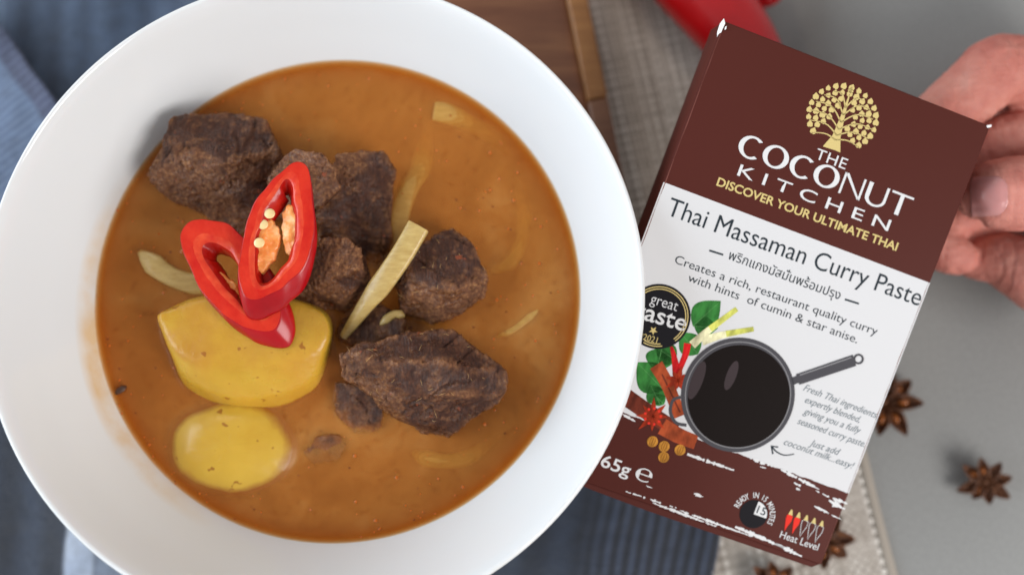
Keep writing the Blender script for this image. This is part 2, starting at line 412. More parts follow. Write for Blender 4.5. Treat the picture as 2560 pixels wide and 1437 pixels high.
def beef(pts, label, seed, tan_dir=(0, -1, 0.3), tan_amt=0.6, vox=0.55, rough=1.0, base=-9, fibres=0):
    P = [at(px, py, SZ + h) for px, py, h in pts]
    c = sum(P, Vector()) / len(P)
    low = [Vector((c.x + (p.x - c.x) * .86, c.y + (p.y - c.y) * .86, SZ + base)) for p in P]
    root = Vector((c.x, c.y, SZ + base))
    me = shift(hull(P, low), root)
    bm = bmesh.new(); bm.from_mesh(me); bm.normal_update()      # where the cut edges run: meat tears and frays there
    E_ = [(np.array(e.verts[0].co) / S, np.array(e.verts[1].co) / S) for e in bm.edges if e.is_manifold and e.calc_face_angle(0) > .42]; bm.free()
    me = remesh(me, vox, 3, .5)
    n = len(me.vertices); co = np.empty(n * 3); no = np.empty(n * 3)
    me.vertices.foreach_get('co', co); me.vertices.foreach_get('normal', no)
    co = co.reshape(-1, 3) / S; no = no.reshape(-1, 3)
    ed = np.full(n, 1e9)
    for a, b in E_:
        ab = b - a; t = np.clip(((co - a) @ ab) / (ab @ ab + 1e-9), 0, 1)
        ed = np.minimum(ed, np.linalg.norm(co - a - t[:, None] * ab, axis=1))
    edge = np.exp(-(ed / 1.5) ** 2)
    off = Vector((seed * 13.7, seed * 5.1, seed * 9.3)); td = Vector(tan_dir).normalized()
    fd = Matrix.Rotation(seed * 1.7, 3, 'Z') @ Matrix.Rotation(0.5, 3, 'X')
    tv, dd, wv = [], [], []
    for p, nn_, e in zip(co, no, edge):
        q = Vector(p) + off; nv = Vector(nn_); f = fd @ q; f = Vector((f.x * .10, f.y * .62, f.z * .62))
        a = noise.fractal(q * .10, 1.0, 2.0, 2) * 1.5
        fb = noise.noise(f) * .26 + noise.noise(f * 2.1) * .20 + noise.noise(f * 4.2) * .10
        crack = -max(0, .05 - abs(noise.noise(f * .30 + Vector((5, 1, 2))))) * 22 * sstep(-.15, .35, noise.noise(q * .09))
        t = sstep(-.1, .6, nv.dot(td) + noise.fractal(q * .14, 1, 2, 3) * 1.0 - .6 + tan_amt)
        crumb = noise.noise(q * .75) * .75 + noise.noise(q * 1.7) * .35
        pit = -max(0.0, noise.noise(q * .9) - .34) * 2.2
        w_ = max(.85 * float(e), .5 * t)
        dd.append((a + fb + crack * .8 + crumb * w_ + pit * (.15 + .7 * t)) * rough)
        wv.append(.8 * sstep(2.2, .1, p[2] + base + 1.6 * noise.noise(q * .35)) if p[2] + base < 2.4 else 0)
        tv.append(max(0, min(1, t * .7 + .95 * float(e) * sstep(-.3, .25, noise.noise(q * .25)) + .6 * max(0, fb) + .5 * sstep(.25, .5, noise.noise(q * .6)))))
    me.vertices.foreach_set('co', ((co + no * np.array(dd)[:, None]) * S).ravel())
    aw = me.attributes.new('wet', 'FLOAT', 'POINT'); aw.data.foreach_set('value', [max(0., min(1., x)) for x in wv])
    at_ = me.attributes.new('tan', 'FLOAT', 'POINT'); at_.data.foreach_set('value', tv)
    me.update()
    o = link('beef_chunk', me, M_beef.m); o.location = root * S
    tag(o, label, 'beef', 'beef chunks in the curry')
    if fibres:
        rg = random.Random(seed); parts = []
        vs_ = [v for v in me.vertices if v.normal.z > .55]
        for k in range(fibres):
            v = rg.choice(vs_); p = v.co / S; a = rg.random() * 6.28; L = rg.uniform(.8, 3.0)
            d = Vector((math.cos(a), math.sin(a), rg.uniform(-.2, .5)))
            parts.append(tube([p - d * L * .5 + v.normal * .15, p + v.normal * rg.uniform(.3, .6), p + d * L * .5 + v.normal * .25], [.03, .045, .025], 5))
        tag(link('lemongrass_fibre', mesh_from(*merge(parts)), M_fibre.m, o), kind='stuff')
    return o
M_fibre = Mat('straw_fibre', lin((206, 164, 104)), .4, .5)
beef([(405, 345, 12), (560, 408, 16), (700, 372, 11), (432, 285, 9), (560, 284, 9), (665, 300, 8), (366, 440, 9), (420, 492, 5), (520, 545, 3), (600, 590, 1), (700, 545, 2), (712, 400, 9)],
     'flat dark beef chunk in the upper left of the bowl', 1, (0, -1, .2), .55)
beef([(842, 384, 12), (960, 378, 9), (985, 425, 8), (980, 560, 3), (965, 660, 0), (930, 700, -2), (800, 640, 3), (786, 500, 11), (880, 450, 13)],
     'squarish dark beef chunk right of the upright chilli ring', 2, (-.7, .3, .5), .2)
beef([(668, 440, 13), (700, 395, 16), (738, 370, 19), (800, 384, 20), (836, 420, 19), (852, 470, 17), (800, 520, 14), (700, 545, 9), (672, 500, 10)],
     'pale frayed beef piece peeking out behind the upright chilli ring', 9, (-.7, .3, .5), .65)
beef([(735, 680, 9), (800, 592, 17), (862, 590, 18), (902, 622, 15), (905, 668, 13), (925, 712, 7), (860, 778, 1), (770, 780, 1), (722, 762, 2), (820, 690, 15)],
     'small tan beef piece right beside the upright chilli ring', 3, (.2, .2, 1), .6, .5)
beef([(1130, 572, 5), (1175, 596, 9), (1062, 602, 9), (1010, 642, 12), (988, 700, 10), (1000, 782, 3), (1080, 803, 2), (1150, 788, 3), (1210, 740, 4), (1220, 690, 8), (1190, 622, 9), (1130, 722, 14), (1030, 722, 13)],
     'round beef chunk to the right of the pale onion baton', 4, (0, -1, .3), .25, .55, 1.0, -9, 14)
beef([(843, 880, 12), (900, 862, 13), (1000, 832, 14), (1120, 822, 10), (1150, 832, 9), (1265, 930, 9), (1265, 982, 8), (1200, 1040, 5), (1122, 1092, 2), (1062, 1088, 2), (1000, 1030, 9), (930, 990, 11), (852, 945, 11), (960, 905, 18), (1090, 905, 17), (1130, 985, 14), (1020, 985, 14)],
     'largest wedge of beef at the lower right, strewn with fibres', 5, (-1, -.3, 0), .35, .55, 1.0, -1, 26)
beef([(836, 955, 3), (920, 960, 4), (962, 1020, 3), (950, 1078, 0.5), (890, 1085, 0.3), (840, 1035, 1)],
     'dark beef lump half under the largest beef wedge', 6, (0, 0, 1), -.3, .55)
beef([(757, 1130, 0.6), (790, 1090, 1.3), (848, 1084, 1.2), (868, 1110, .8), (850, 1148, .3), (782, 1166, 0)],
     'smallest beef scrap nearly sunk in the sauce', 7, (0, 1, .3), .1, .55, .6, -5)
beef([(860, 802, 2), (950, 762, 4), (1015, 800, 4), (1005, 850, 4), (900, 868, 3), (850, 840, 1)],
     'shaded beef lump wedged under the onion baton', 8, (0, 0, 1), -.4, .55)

# =================================================================== POTATOES
def potato_mat(name, sauce):
    m = Mat(name, rough=0.3, spec=0.5, sss=0.35, radius=(1, .6, .15), sss_scale=2.5)
    c = m.ramp(m.noise(60, 3), [(0.3, lin((192, 148, 42))), (0.7, lin((208, 170, 62)))])
    s = m.ramp(m.noise(45, 4, .6), [(0.36, G(0)), (0.62, G(sauce))])
    up = m.n('ShaderNodeSeparateXYZ'); g = m.n('ShaderNodeNewGeometry'); m.l(g.outputs['Normal'], up.inputs[0])
    oz = m.n('ShaderNodeSeparateXYZ'); m.l(m.coord(), oz.inputs[0])
    zz = m.n('ShaderNodeMapRange'); zz.inputs[1].default_value = .0195; zz.inputs[2].default_value = .0208; m.l(oz.outputs[2], zz.inputs[0])
    film = m.n('ShaderNodeMath', operation='MULTIPLY'); m.l(zz.outputs[0], film.inputs[0]); m.l(m.ramp(m.noise(70, 3), [(.35, G(.1)), (.65, G(.75))]), film.inputs[1])
    c = m.mix(s, c, lin((206, 142, 44))); c = m.mix(film.outputs[0], c, lin((178, 120, 34)))
    sp_ = m.ramp(m.noise(260, 2), [(0.68, G(0)), (0.73, G(.8))])
    c = m.mix(sp_, c, lin((150, 84, 22)))
    m.color(c); m.bump(m.noise(120, 4), .4); m.bump(m.noise(700, 3), .12); m.rough(m.noise(90, 3), .12, .5); return m
M_pot = potato_mat('boiled_potato', .4)
topo = [(387, 787), (410, 780), (438, 764), (488, 746), (600, 735), (720, 745), (800, 775), (824, 810), (819, 852), (759, 897), (690, 906), (622, 907), (550, 904), (484, 897), (440, 872), (415, 845)]
boto = [(405, 800), (420, 780), (450, 760), (500, 745), (620, 735), (740, 745), (810, 775), (830, 810), (829, 852), (806, 957), (759, 996), (704, 1019), (631, 1030), (557, 1019), (497, 987), (452, 943)]
def potato():
    topo_, boto_ = [tuple(p) for p in spline(topo, 44, True)], [tuple(p) for p in spline(boto, 44, True)]
    P = [at(x, y, SZ + 12.5) for x, y in topo_] + [at(x, y, SZ - 1) for x, y in boto_]
    mid = [at(a + (c - a) * .72, b + (d - b) * .72, SZ + 7.0) for (a, b), (c, d) in zip(topo_, boto_)]
    low = [at(x + (620 - x) * .12, y + (870 - y) * .12, SZ - 9) for x, y in boto_]
    root = at(620, 870, SZ - 9)
    me = hull(P + mid, low)
    bm = bmesh.new(); bm.from_mesh(me)      # a torn lip of flesh at the left corner
    nub = [at(384, 783, SZ + 14.2), at(400, 800, SZ + 13), at(430, 775, SZ + 13.2), at(440, 800, SZ + 12), at(405, 815, SZ + 10)]
    vs_ = [bm.verts.new(p * S) for p in nub]; bmesh.ops.convex_hull(bm, input=vs_)
    bm.to_mesh(me); bm.free()
    me = remesh(shift(me, root), .8, 22, .6)
    displace(me, lambda q, n: noise.fractal(q * .06, 1, 2, 2) * .6 + noise.noise(q * .5) * .08 + noise.noise(q * 1.4) * .05)
    o = link('potato_piece', me, M_pot.m); o.location = root * S
    return tag(o, 'thick yellow potato slice standing proud under the red chilli rings', 'potato', 'potato pieces in the curry')
potato()
def dome():
    c = at(582, 1116, SZ); V, Fc = [], []; NJ, NK = 60, 120
    ex, ey = (at(742, 1116, SZ) - c).x, (at(582, 996, SZ) - c).y
    for j in range(NJ + 1):
        ph = math.pi * j / NJ
        for k in range(NK):
            a = 2 * math.pi * k / NK
            q = Vector((math.cos(a) * math.sin(ph), math.sin(a) * math.sin(ph), math.cos(ph)))
            d = 1 + .05 * noise.noise(q * 1.6 + Vector((4, 4, 4)))
            V.append(Vector((q.x * ex * 1.27 * d, q.y * ey * 1.27 * d, q.z * 14.0 * d - 9.0 + .14 * noise.noise(q * 5) + .10 * noise.noise(q * 30))))
    for j in range(NJ):
        for k in range(NK):
            k2 = (k + 1) % NK; Fc.append((j * NK + k, (j + 1) * NK + k, (j + 1) * NK + k2, j * NK + k2))
    m = Mat('sunken_potato', rough=.3, spec=.5, sss=.3, radius=(1, .6, .15), sss_scale=2.5)
    c1 = m.ramp(m.noise(60, 3), [(0.3, lin((200, 156, 46))), (0.7, lin((212, 172, 62)))])
    oz = m.n('ShaderNodeSeparateXYZ'); m.l(m.coord(), oz.inputs[0])
    ad = m.n('ShaderNodeMath', operation='MULTIPLY_ADD'); ad.inputs[1].default_value = .0022; m.l(m.noise(120, 4), ad.inputs[0]); m.l(oz.outputs[2], ad.inputs[2])
    mr = m.n('ShaderNodeMapRange'); mr.inputs[1].default_value = .0013; mr.inputs[2].default_value = .0030; mr.inputs[3].default_value = 1.0; mr.inputs[4].default_value = 0; m.l(ad.outputs[0], mr.inputs[0])
    c1 = m.mix(m.ramp(m.noise(260, 2), [(0.68, G(0)), (0.73, G(.8))]), c1, lin((150, 84, 22)))
    m.color(m.mix(mr.outputs[0], c1, lin((158, 92, 34)))); m.bump(m.noise(200, 3), .1)
    o = link('potato_piece', mesh_from(V, Fc), m.m); o.location = c * S
    tag(o, 'smooth yellow potato dome mostly sunk in the sauce near the bottom', 'potato', 'potato pieces in the curry')
dome()

# =================================================================== ONION
M_on = Mat('cooked_onion', rough=0.3, spec=0.5, sss=0.4, radius=(1, .8, .4), sss_scale=2.0)
ov = M_on.noise(5, 4, .6, M_on.coord((60, 200, 60), (0, 0, 0.5)))
M_on.color(M_on.ramp(ov, [(0.3, lin((178, 146, 84))), (0.6, lin((196, 168, 106))), (0.8, lin((208, 184, 126)))]))
M_on.bump(ov, .10)
def onion(name, pts, wid, th, label, seg=12, blunt=False):
    pp = spline(pts, 26); P = [at(p[0], p[1], SZ + p[2]) for p in pp]
    n = len(P); rr, root = [], P[0].copy()
    for i in range(n):
        t = i / (n - 1)
        e = 1.0 if blunt and t < .5 else min(1, (0.25 + 3.2 * t)) if t < .5 else min(1, .22 + 3.0 * (1 - t))
        rr.append(wid / 2 * e * (1 + .08 * math.sin(t * 9)))
    V, Fc = tube([p - root for p in P], rr, seg, [th / wid] * n)
    o = link(name, mesh_from(V, Fc), M_on.m); o.location = root * S
    return tag(o, label, 'onion', 'onion strips in the curry')
# the baton has square-cut edges
def baton():
    pp = spline([(1046, 564, 15.5), (1005, 635, 15), (960, 700, 13), (915, 760, 9), (858, 842, 2.5)], 24)
    P = [at(p[0], p[1], SZ + p[2]) for p in pp]; root = P[0].copy(); V, Fc = [], []
    for i, p in enumerate(P):
        t = (P[min(i + 1, 23)] - P[max(i - 1, 0)]).normalized(); s = t.cross(Vector((0, 0, 1))).normalized(); b = s.cross(t)
        k = i / 23; hw = 3.25 * (1 if k < .6 else 1 - (k - .6) * 1.55); th = 1.35 * (1 - .4 * k)
        bend = .8
        for (x, z) in ((-1, -1), (-1, .7), (-.85, 1), (0, 1.25), (.85, 1), (1, .7), (1, -1)):
            V.append(p - root + s * hw * x + b * (th * z - bend * x * x * .6))
    for i in range(23):
        for k in range(7):
            k2 = (k + 1) % 7; Fc.append((i * 7 + k, i * 7 + k2, (i + 1) * 7 + k2, (i + 1) * 7 + k))
    Fc.append(tuple(range(6, -1, -1))); Fc.append(tuple(23 * 7 + k for k in range(7)))
    me = evaluated(mesh_from(V, Fc), [('BEVEL', dict(width=.25 * S, segments=2, limit_method='ANGLE'))])
    me.polygons.foreach_set('use_smooth', [True] * len(me.polygons))
    o = link('onion_strip', me, M_on.m); o.location = root * S
    tag(o, 'straight pale onion baton lying across the beef', 'onion', 'onion strips in the curry')
baton()
onion('onion_strip', [(1078, 300, -3.0), (1062, 370, -2.4), (1050, 425, -1.6), (1028, 462, -1.2), (1003, 520, -.9), (990, 590, -.9), (992, 660, -1.8)], 6.6, 2.2, 'curved onion strip floating right of the tall beef chunk')
onion('onion_strip', [(348, 628, .1), (385, 662, .5), (430, 692, .6), (490, 712, .2), (560, 730, 0)], 6.4, 2.4, 'pointed onion strip poking out left of the chilli rings')
onion('onion_strip', [(1085, 278, -.8), (1120, 285, -1.0), (1180, 312, -1.9), (1245, 350, -2.5), (1280, 390, -3)], 6.2, 2.0, 'submerged onion strip nearest the upper right wall of the bowl', blunt=True)
onion('onion_strip', [(1292, 440, -3.0), (1310, 540, -2.3), (1302, 610, -1.8), (1270, 660, -1.6), (1215, 680, -1.8)], 4.4, 1.8, 'faint hooked onion strip sunk right of the round beef chunk')
onion('onion_strip', [(1345, 775, -.5), (1315, 800, -.5), (1280, 826, -.7), (1240, 842, -1.3)], 2.0, 1.2, 'thin onion sliver near the right side of the bowl')
onion('onion_strip', [(1030, 1128, -2.0), (1065, 1145, -1.6), (1120, 1152, -1.5), (1180, 1138, -1.8), (1250, 1085, -2.6)], 5.0, 1.8, 'faint onion strip sunk below the largest beef wedge')
onion('onion_strip', [(950, 812, 4), (985, 785, 5), (1012, 790, 4)], 2.6, 1.6, 'short onion scrap tucked between baton and round beef chunk')

# ------------------------------------------------------------------ curry sauce: stacked translucent sheets
def sauce_mat(name, alpha, rough, spec):
    m = Mat(name, rough=rough, spec=spec)
    n1 = m.noise(24, 5, .62, None, 1.2); n2 = m.noise(420, 3)
    c = m.ramp(n1, [(0.3, lin((184, 118, 56))), (0.5, lin((204, 138, 70))), (0.72, lin((222, 166, 98)))])
    c = m.mix(m.ramp(n2, [(0.56, G(0)), (0.74, G(0.45))]), c, lin((140, 66, 14)))
    c = m.mix(m.attr('oil'), c, lin((190, 100, 16)))
    m.color(c)
    if rough < .5: m.bump(m.noise(70, 2), 0.10); m.bump(n2, 0.03)
    if alpha < 1:
        t = m.n('ShaderNodeBsdfTransparent'); t.inputs[0].default_value = (1.0, 0.94, 0.78, 1)
        mx = m.n('ShaderNodeMixShader'); mx.inputs[0].default_value = alpha
        m.l(t.outputs[0], mx.inputs[1]); m.l(m.b.outputs[0], mx.inputs[2]); m.l(mx.outputs[0], m.out.inputs[0])
    return m.m
NL, DZ = 14, 0.34
from mathutils.bvhtree import BVHTree
fv, ff = [], []
for o_ in [o for o in COL.objects if o.name.split('.')[0] in ('beef_chunk', 'potato_piece', 'onion_strip')]:
    o0 = len(fv); fv += [v.co / S + o_.location / S for v in o_.data.vertices]; ff += [tuple(o0 + k for k in p.vertices) for p in o_.data.polygons]
food = BVHTree.FromPolygons(fv, ff)
V, Fc, MI, OA = [], [], [], []
nA = 280
for L in range(NL + 1):
    z = SZ - L * DZ if L < NL else SZ - NL * DZ - .2
    o = len(V); V.append(Vector((c_in.x, c_in.y, z)))
    rr = [sauce_edge(2 * math.pi * k / nA, z) for k in range(nA)]
    OA.append(0.0)
    rings = [(q / 84) ** .9 for q in range(1, 84)] + [.992, 1.002] if L == 0 else [.5, .9, .985, 1.002]
    for fr in rings:
        for k in range(nA):
            a = 2 * math.pi * k / nA; r = rr[k] * fr
            p = Vector((c_in.x + r * math.cos(a), c_in.y + r * math.sin(a), z + (0.3 if fr > 1 else 0)))
            if L == 0 and fr < 1:
                q = p * .055; p.z += .10 * noise.noise(q) + .05 * noise.noise(q * 3.1)
                h = food.find_nearest(p, 3.5)
                if h[0] is not None: p.z += .75 * math.exp(-h[3] / .75)
            V.append(p); OA.append(.85 * sstep(.94, .99, fr + .012 * noise.noise(p * .09)))
    for k in range(nA):
        k2 = (k + 1) % nA; Fc.append((o, o + 1 + k, o + 1 + k2)); MI.append(0 if L == 0 else 1 if L < NL else 2)
        for q in range(len(rings) - 1):
            b = o + 1 + q * nA; Fc.append((b + k, b + nA + k, b + nA + k2, b + k2)); MI.append(0 if L == 0 else 1 if L < NL else 2)
me = shift(mesh_from(V, Fc), c_in)
cur = link('curry_sauce', me, [sauce_mat('sauce_skin', 0.26, 0.2, 0.5), sauce_mat('sauce_depth', 0.21, 0.9, 0.0), sauce_mat('sauce_deep', 1.0, 0.9, 0.0)])
me.attributes.new('oil', 'FLOAT', 'POINT').data.foreach_set('value', OA)
me.polygons.foreach_set('material_index', MI); cur.location = c_in * S
tag(cur, 'orange brown curry sauce filling the white bowl', 'sauce')
M_spk = Mat('spice_speck', lin((96, 42, 14)), 0.4, 0.4)
sv = []
for i in range(120):
    a, r = random.random() * 6.283, math.sqrt(random.random()) * 71
    p = Vector((r * math.cos(a), r * math.sin(a), random.uniform(-0.1, 0.12)))
    q = random.uniform(.12, .38); n = 6
    ring = [p + Vector((q * math.cos(k), q * random.uniform(.5, 1) * math.sin(k), 0.03)) for k in [6.283 * t / n for t in range(n)]]
    sv.append((ring + [p + Vector((0, 0, .16))], [(k, (k + 1) % n, n) for k in range(n)]))
tag(link('spice_specks', mesh_from(*merge(sv)), M_spk.m, cur), kind='stuff')
pd = at(303, 975, SZ) - c_in
dv = tube([pd + Vector((-1.6, -1.0, .1)), pd + Vector((-.6, -.3, .5)), pd + Vector((.8, .6, .5)), pd + Vector((1.6, 1.2, .1))], [.5, 1.0, .9, .3], 8, .5)
link('spice_fleck', mesh_from(*dv), Mat('dark_clove', lin((74, 46, 32)), .5).m, cur)

M_oil = Mat('chilli_oil', lin((186, 92, 14)), .06, .5)
ov_ = []
for i in range(260):
    a = random.random() * 6.283; r = 72.5 * (random.random() ** (.22 if i % 3 else .5)); q = random.uniform(.12, .5) * random.random() + .10
    p = Vector((r * math.cos(a), r * math.sin(a), .06)); n = 9
    ov_.append(([p + Vector((q * math.cos(6.283 * t / n), q * math.sin(6.283 * t / n), 0)) for t in range(n)] + [p + Vector((.6 * q * math.cos(6.283 * t / n), .6 * q * math.sin(6.283 * t / n), .10 * q + .05)) for t in range(n)] + [p + Vector((0, 0, .12 * q + .07))],
                [(t, (t + 1) % n, n + (t + 1) % n, n + t) for t in range(n)] + [(n + t, n + (t + 1) % n, 2 * n) for t in range(n)]))
tag(link('oil_droplets', mesh_from(*merge(ov_)), M_oil.m, cur), kind='stuff')

# =================================================================== CHILLI RINGS
M_skin = Mat('red_chilli_skin', lin((186, 8, 20)), 0.26, 0.40, 0.15, (1, .1, .05), 1.5, .08)
M_skin.color(M_skin.ramp(M_skin.noise(90, 3), [(0.3, lin((150, 4, 14))), (0.7, lin((176, 8, 20)))]))
M_skin.bump(M_skin.noise(150, 2), .08)
M_flesh = Mat('red_chilli_flesh', rough=0.34, spec=0.25, sss=0.3, radius=(1, .12, .05), sss_scale=2.0)
M_flesh.color(M_flesh.ramp(M_flesh.noise(160, 4), [(0.3, lin((190, 22, 14))), (0.7, lin((214, 56, 32)))]))
M_flesh.bump(M_flesh.noise(420, 3), .18)
M_rim = Mat('pale_flesh_rim', lin((222, 84, 50)), .3, .35, .3, (1, .2, .1), 1.5); M_rim.color(M_rim.ramp(M_rim.noise(260, 4), [(.3, lin((200, 36, 20))), (.7, lin((224, 84, 48)))])); M_rim.bump(M_rim.noise(380, 3), .25)
M_inner = Mat('red_chilli_hollow', rough=.25, spec=.4, sss=.25, radius=(1, .12, .05), sss_scale=1.5)
M_inner.color(M_inner.ramp(M_inner.noise(140, 4), [(0.3, lin((158, 12, 10))), (0.7, lin((188, 34, 20)))])); M_inner.bump(M_inner.noise(300, 3), .25)
M_pith = Mat('orange_pith', rough=0.35, spec=0.5, sss=0.35, radius=(1, .5, .2), sss_scale=2.0)
M_pith.color(M_pith.ramp(M_pith.noise(220, 3), [(0.3, lin((238, 132, 44))), (0.55, lin((246, 164, 92))), (0.75, lin((250, 206, 152)))]))
M_pith.bump(M_pith.noise(330, 3), .5)
M_seed = Mat('chilli_seed', lin((232, 204, 146)), .35, .5, .3, (1, .8, .5), .8)
def ring(label, outer_px, hole_px, zf, ext, piths, seeds):
    n = 120
    wb = lambda p, k: (p[0] + 5 * noise.noise(Vector((p[0] * .02, p[1] * .02, k))), p[1] + 5 * noise.noise(Vector((p[0] * .02, p[1] * .02, k + 9))))
    Po = [at(*p, SZ + zf(*p)) for p in (wb(p, 1) for p in spline(outer_px, n, True))]
    Ph = [at(*p, SZ + zf(*p)) for p in (wb(wb(p, 4), 6) for p in spline(hole_px, n, True))]
    c = sum(Po, Vector()) / n
    k0 = min(range(n), key=lambda k: (Ph[k] - Po[0]).length); Ph = Ph[k0:] + Ph[:k0]
    Ph = [q + (p - q).normalized() * min(.35, .15 * (p - q).length) for p, q in zip(Po, Ph)]
    root = c + Vector(ext); root_e = empty('chilli_ring', root); ext = Vector(ext)
    nrm = Vector((0, 0, 1)); up = -ext.normalized()
    ins = lambda P, Q, d: [p + (q - p).normalized() * d for p, q in zip(P, Q)]
    # skin: outside wall with a rolled upper edge
    L0 = ins(Po, Ph, .28)
    loops = [[p + up * .02 for p in L0], [p + (q - p) * .25 - up * .10 for p, q in zip(Po, L0)], [p - up * .5 for p in Po]]
    for f in (.25, .5, .75, .93): loops.append([p + ext * f + (p - c).normalized() * (1.0 * math.sin(f * 3.1)) * .5 for p in Po])
    loops.append([p + (q - p) * .3 + ext for p, q in zip(Po, L0)]); loops.append([p + ext for p in ins(Po, Ph, 1.2)])
    V, Fc = [], []
    for Lp in loops: V += [p - root for p in Lp]
    for i in range(len(loops) - 1):
        for k in range(n): k2 = (k + 1) % n; Fc.append((i * n + k, (i + 1) * n + k, (i + 1) * n + k2, i * n + k2))
    link('skin', mesh_from(V, Fc), M_skin.m, root_e)
    # flesh: the cut face and the hollow inside
    rg = random.Random(len(label))
    loops = [[p + up * .02 for p in L0], [p + up * .03 for p in ins(Po, Ph, 1.1)], [p.lerp(q, .62) - up * .05 for p, q in zip(Po, Ph)],
             [q + (p - q).normalized() * .5 + up * 0.0 for p, q in zip(Po, Ph)], [q - up * .5 for q in Ph]]
    exi = Vector((ext.x * .35, ext.y * .35, ext.z)); cut = loops[:5]
    wall = [loops[4]] + [[q + exi * f - (p - q).normalized() * 2.5 * f ** .8 for p, q in zip(Po, Ph)] for f in (.2, .4, .6, .8, 1.0)] + [[p + ext for p in ins(Po, Ph, 1.2)]]
    Vw, Fw = [], []
    for i, Lp in enumerate(wall):
        Vw += [p - root + Vector((1, .6, .5)) * (.28 * noise.noise(p * .8) if 0 < i < 6 else 0) for p in Lp]
    for i in range(len(wall) - 1):
        for k in range(n): k2 = (k + 1) % n; Fw.append((i * n + k, i * n + k2, (i + 1) * n + k2, (i + 1) * n + k))
    link('inner_wall', mesh_from(Vw, Fw), M_inner.m, root_e)
    loops = cut
    V, Fc = [], []
    for i, Lp in enumerate(loops):
        for k, p in enumerate(Lp):
            j = .22 * noise.noise(Vector((p.x, p.y, p.z)) * .9) if 2 <= i < 4 else 0
            V.append(p - root + Vector((j, j * .6, j * .4)))
    for i in range(len(loops) - 1):
        for k in range(n): k2 = (k + 1) % n; Fc.append((i * n + k, i * n + k2, (i + 1) * n + k2, (i + 1) * n + k))
    o_ = link('flesh', mesh_from(V, Fc), [M_flesh.m, M_rim.m], root_e)
    o_.data.polygons.foreach_set('material_index', [1 if 2 * n <= f_ < 4 * n else 0 for f_ in range(4 * n)])
    for pth in piths:                       # torn pith clinging to the hollow's wall
        tp_ = [at(x, y, SZ + zf(x, y) + z) for x, y, z in pth]; lo_ = [p + Vector((0, 0, -2.6)) for p in tp_]
        me = remesh(shift(hull(tp_, lo_), root), .35, 3, .5)
        displace(me, lambda q, n: noise.noise(q * .45) * .6 + noise.noise(q * 1.1) * .25)
        link('pith', me, M_pith.m, root_e)
    for (sx, sy, dz) in seeds:
        p = at(sx, sy, SZ + zf(sx, sy) + dz) - root; Vs, Fs = [], []
        for j in range(9):
            ph = math.pi * j / 8
            for k in range(14):
                a = 2 * math.pi * k / 14
                Vs.append(p + Vector((1.6 * math.sin(ph) * math.cos(a), 1.5 * math.sin(ph) * math.sin(a), .5 * math.cos(ph) * (1 - .25 * math.sin(ph)))))
        for j in range(8):
            for k in range(14): k2 = (k + 1) % 14; Fs.append((j * 14 + k, (j + 1) * 14 + k, (j + 1) * 14 + k2, j * 14 + k2))
        link('seed', mesh_from(Vs, Fs), M_seed.m, root_e)
    tag(root_e, label, 'chilli', 'red chilli rings on top of the curry')
ring('lower red chilli ring tilted left, resting on the potato slice',
     [(450, 587), (467, 558), (500, 547), (550, 553), (592, 577), (640, 632), (680, 700), (701, 755), (702, 795), (686, 824), (656, 832), (618, 821), (576, 800), (535, 768), (505, 728), (478, 680), (457, 630)],
     [(508, 612), (526, 604), (556, 618), (588, 650), (618, 692), (645, 738), (658, 772), (646, 784), (620, 772), (588, 745), (558, 712), (532, 672), (514, 640)],
     lambda x, y: 18.2 + (700 - y) * .004, (3.4, -4.4, -4.2),
     [[(508, 676, -1.4), (552, 680, -2.2), (585, 706, -2.4), (612, 756, -2.6), (585, 768, -1.6), (540, 736, -1.3)]], [])
ring('upper red chilli ring with seeds, on top of the pile',
     [(738, 404), (757, 407), (772, 429), (782, 479), (788, 546), (784, 596), (759, 667), (717, 713), (676, 738), (634, 752), (609, 738), (596, 692), (603, 621), (621, 537), (642, 495), (684, 445), (717, 416)],
     [(710, 452), (722, 446), (730, 456), (734, 484), (737, 530), (739, 585), (727, 630), (708, 660), (682, 692), (656, 708), (640, 690), (635, 655), (640, 605), (655, 554), (668, 512), (697, 470)],
     lambda x, y: 24.5 + (560 - y) * .010, (-.4, -5.2, -4.6),
     [[(640, 548, -1.2), (678, 548, -1.8), (696, 572, -2.2), (698, 610, -2.6), (688, 646, -3.0), (654, 684, -2.6), (626, 660, -1.4), (624, 610, -1.0)], [(703, 530, -2.2), (722, 512, -1.8), (752, 530, -1.0), (754, 590, -1.0), (738, 648, -1.8), (712, 632, -2.8), (705, 570, -2.6)]],
     [(674, 534, -.5), (648, 607, -.1), (657, 561, -.6)])

# =================================================================== CARTON
TLp, TRp, BRp, BLp = (1809, 52), (2477, 315), (2053, 1412), (1388, 1179)
rays = [ray(*p) for p in (TLp, TRp, BRp, BLp)]
sol = np.linalg.solve(np.array([rays[1], rays[3], -rays[2]]).T, np.array(rays[0]))
k = 86.0 / (rays[1] * sol[0] - rays[0]).length
bTL = CAM + rays[0] * k; bTR = CAM + rays[1] * (k * sol[0]); bBL = CAM + rays[3] * (k * sol[1])
bU = (bTR - bTL).normalized(); bN = bU.cross(bBL - bTL).normalized() * -1
if bN.z < 0: bN = -bN
bV = bU.cross(bN).normalized()
if bV.dot(bBL - bTL) < 0: bV = -bV
BW, BH, BD = 86.0, (bBL - bTL).dot(bV), 15.0
carton = bpy.data.objects.new('curry_paste_carton', None); COL.objects.link(carton); carton.empty_display_size = .02
CM = Matrix((( bU.x, -bV.x, bN.x), (bU.y, -bV.y, bN.y), (bU.z, -bV.z, bN.z)))
b0 = bTL - bN * BD
carton.matrix_world = Matrix.Translation(b0 * S) @ CM.to_4x4()
def uv(px, py):
    d = ray(px, py); t = (bTL - CAM).dot(bN) / d.dot(bN); p = CAM + d * t - bTL
    return Vector((p.dot(bU), -p.dot(bV)))
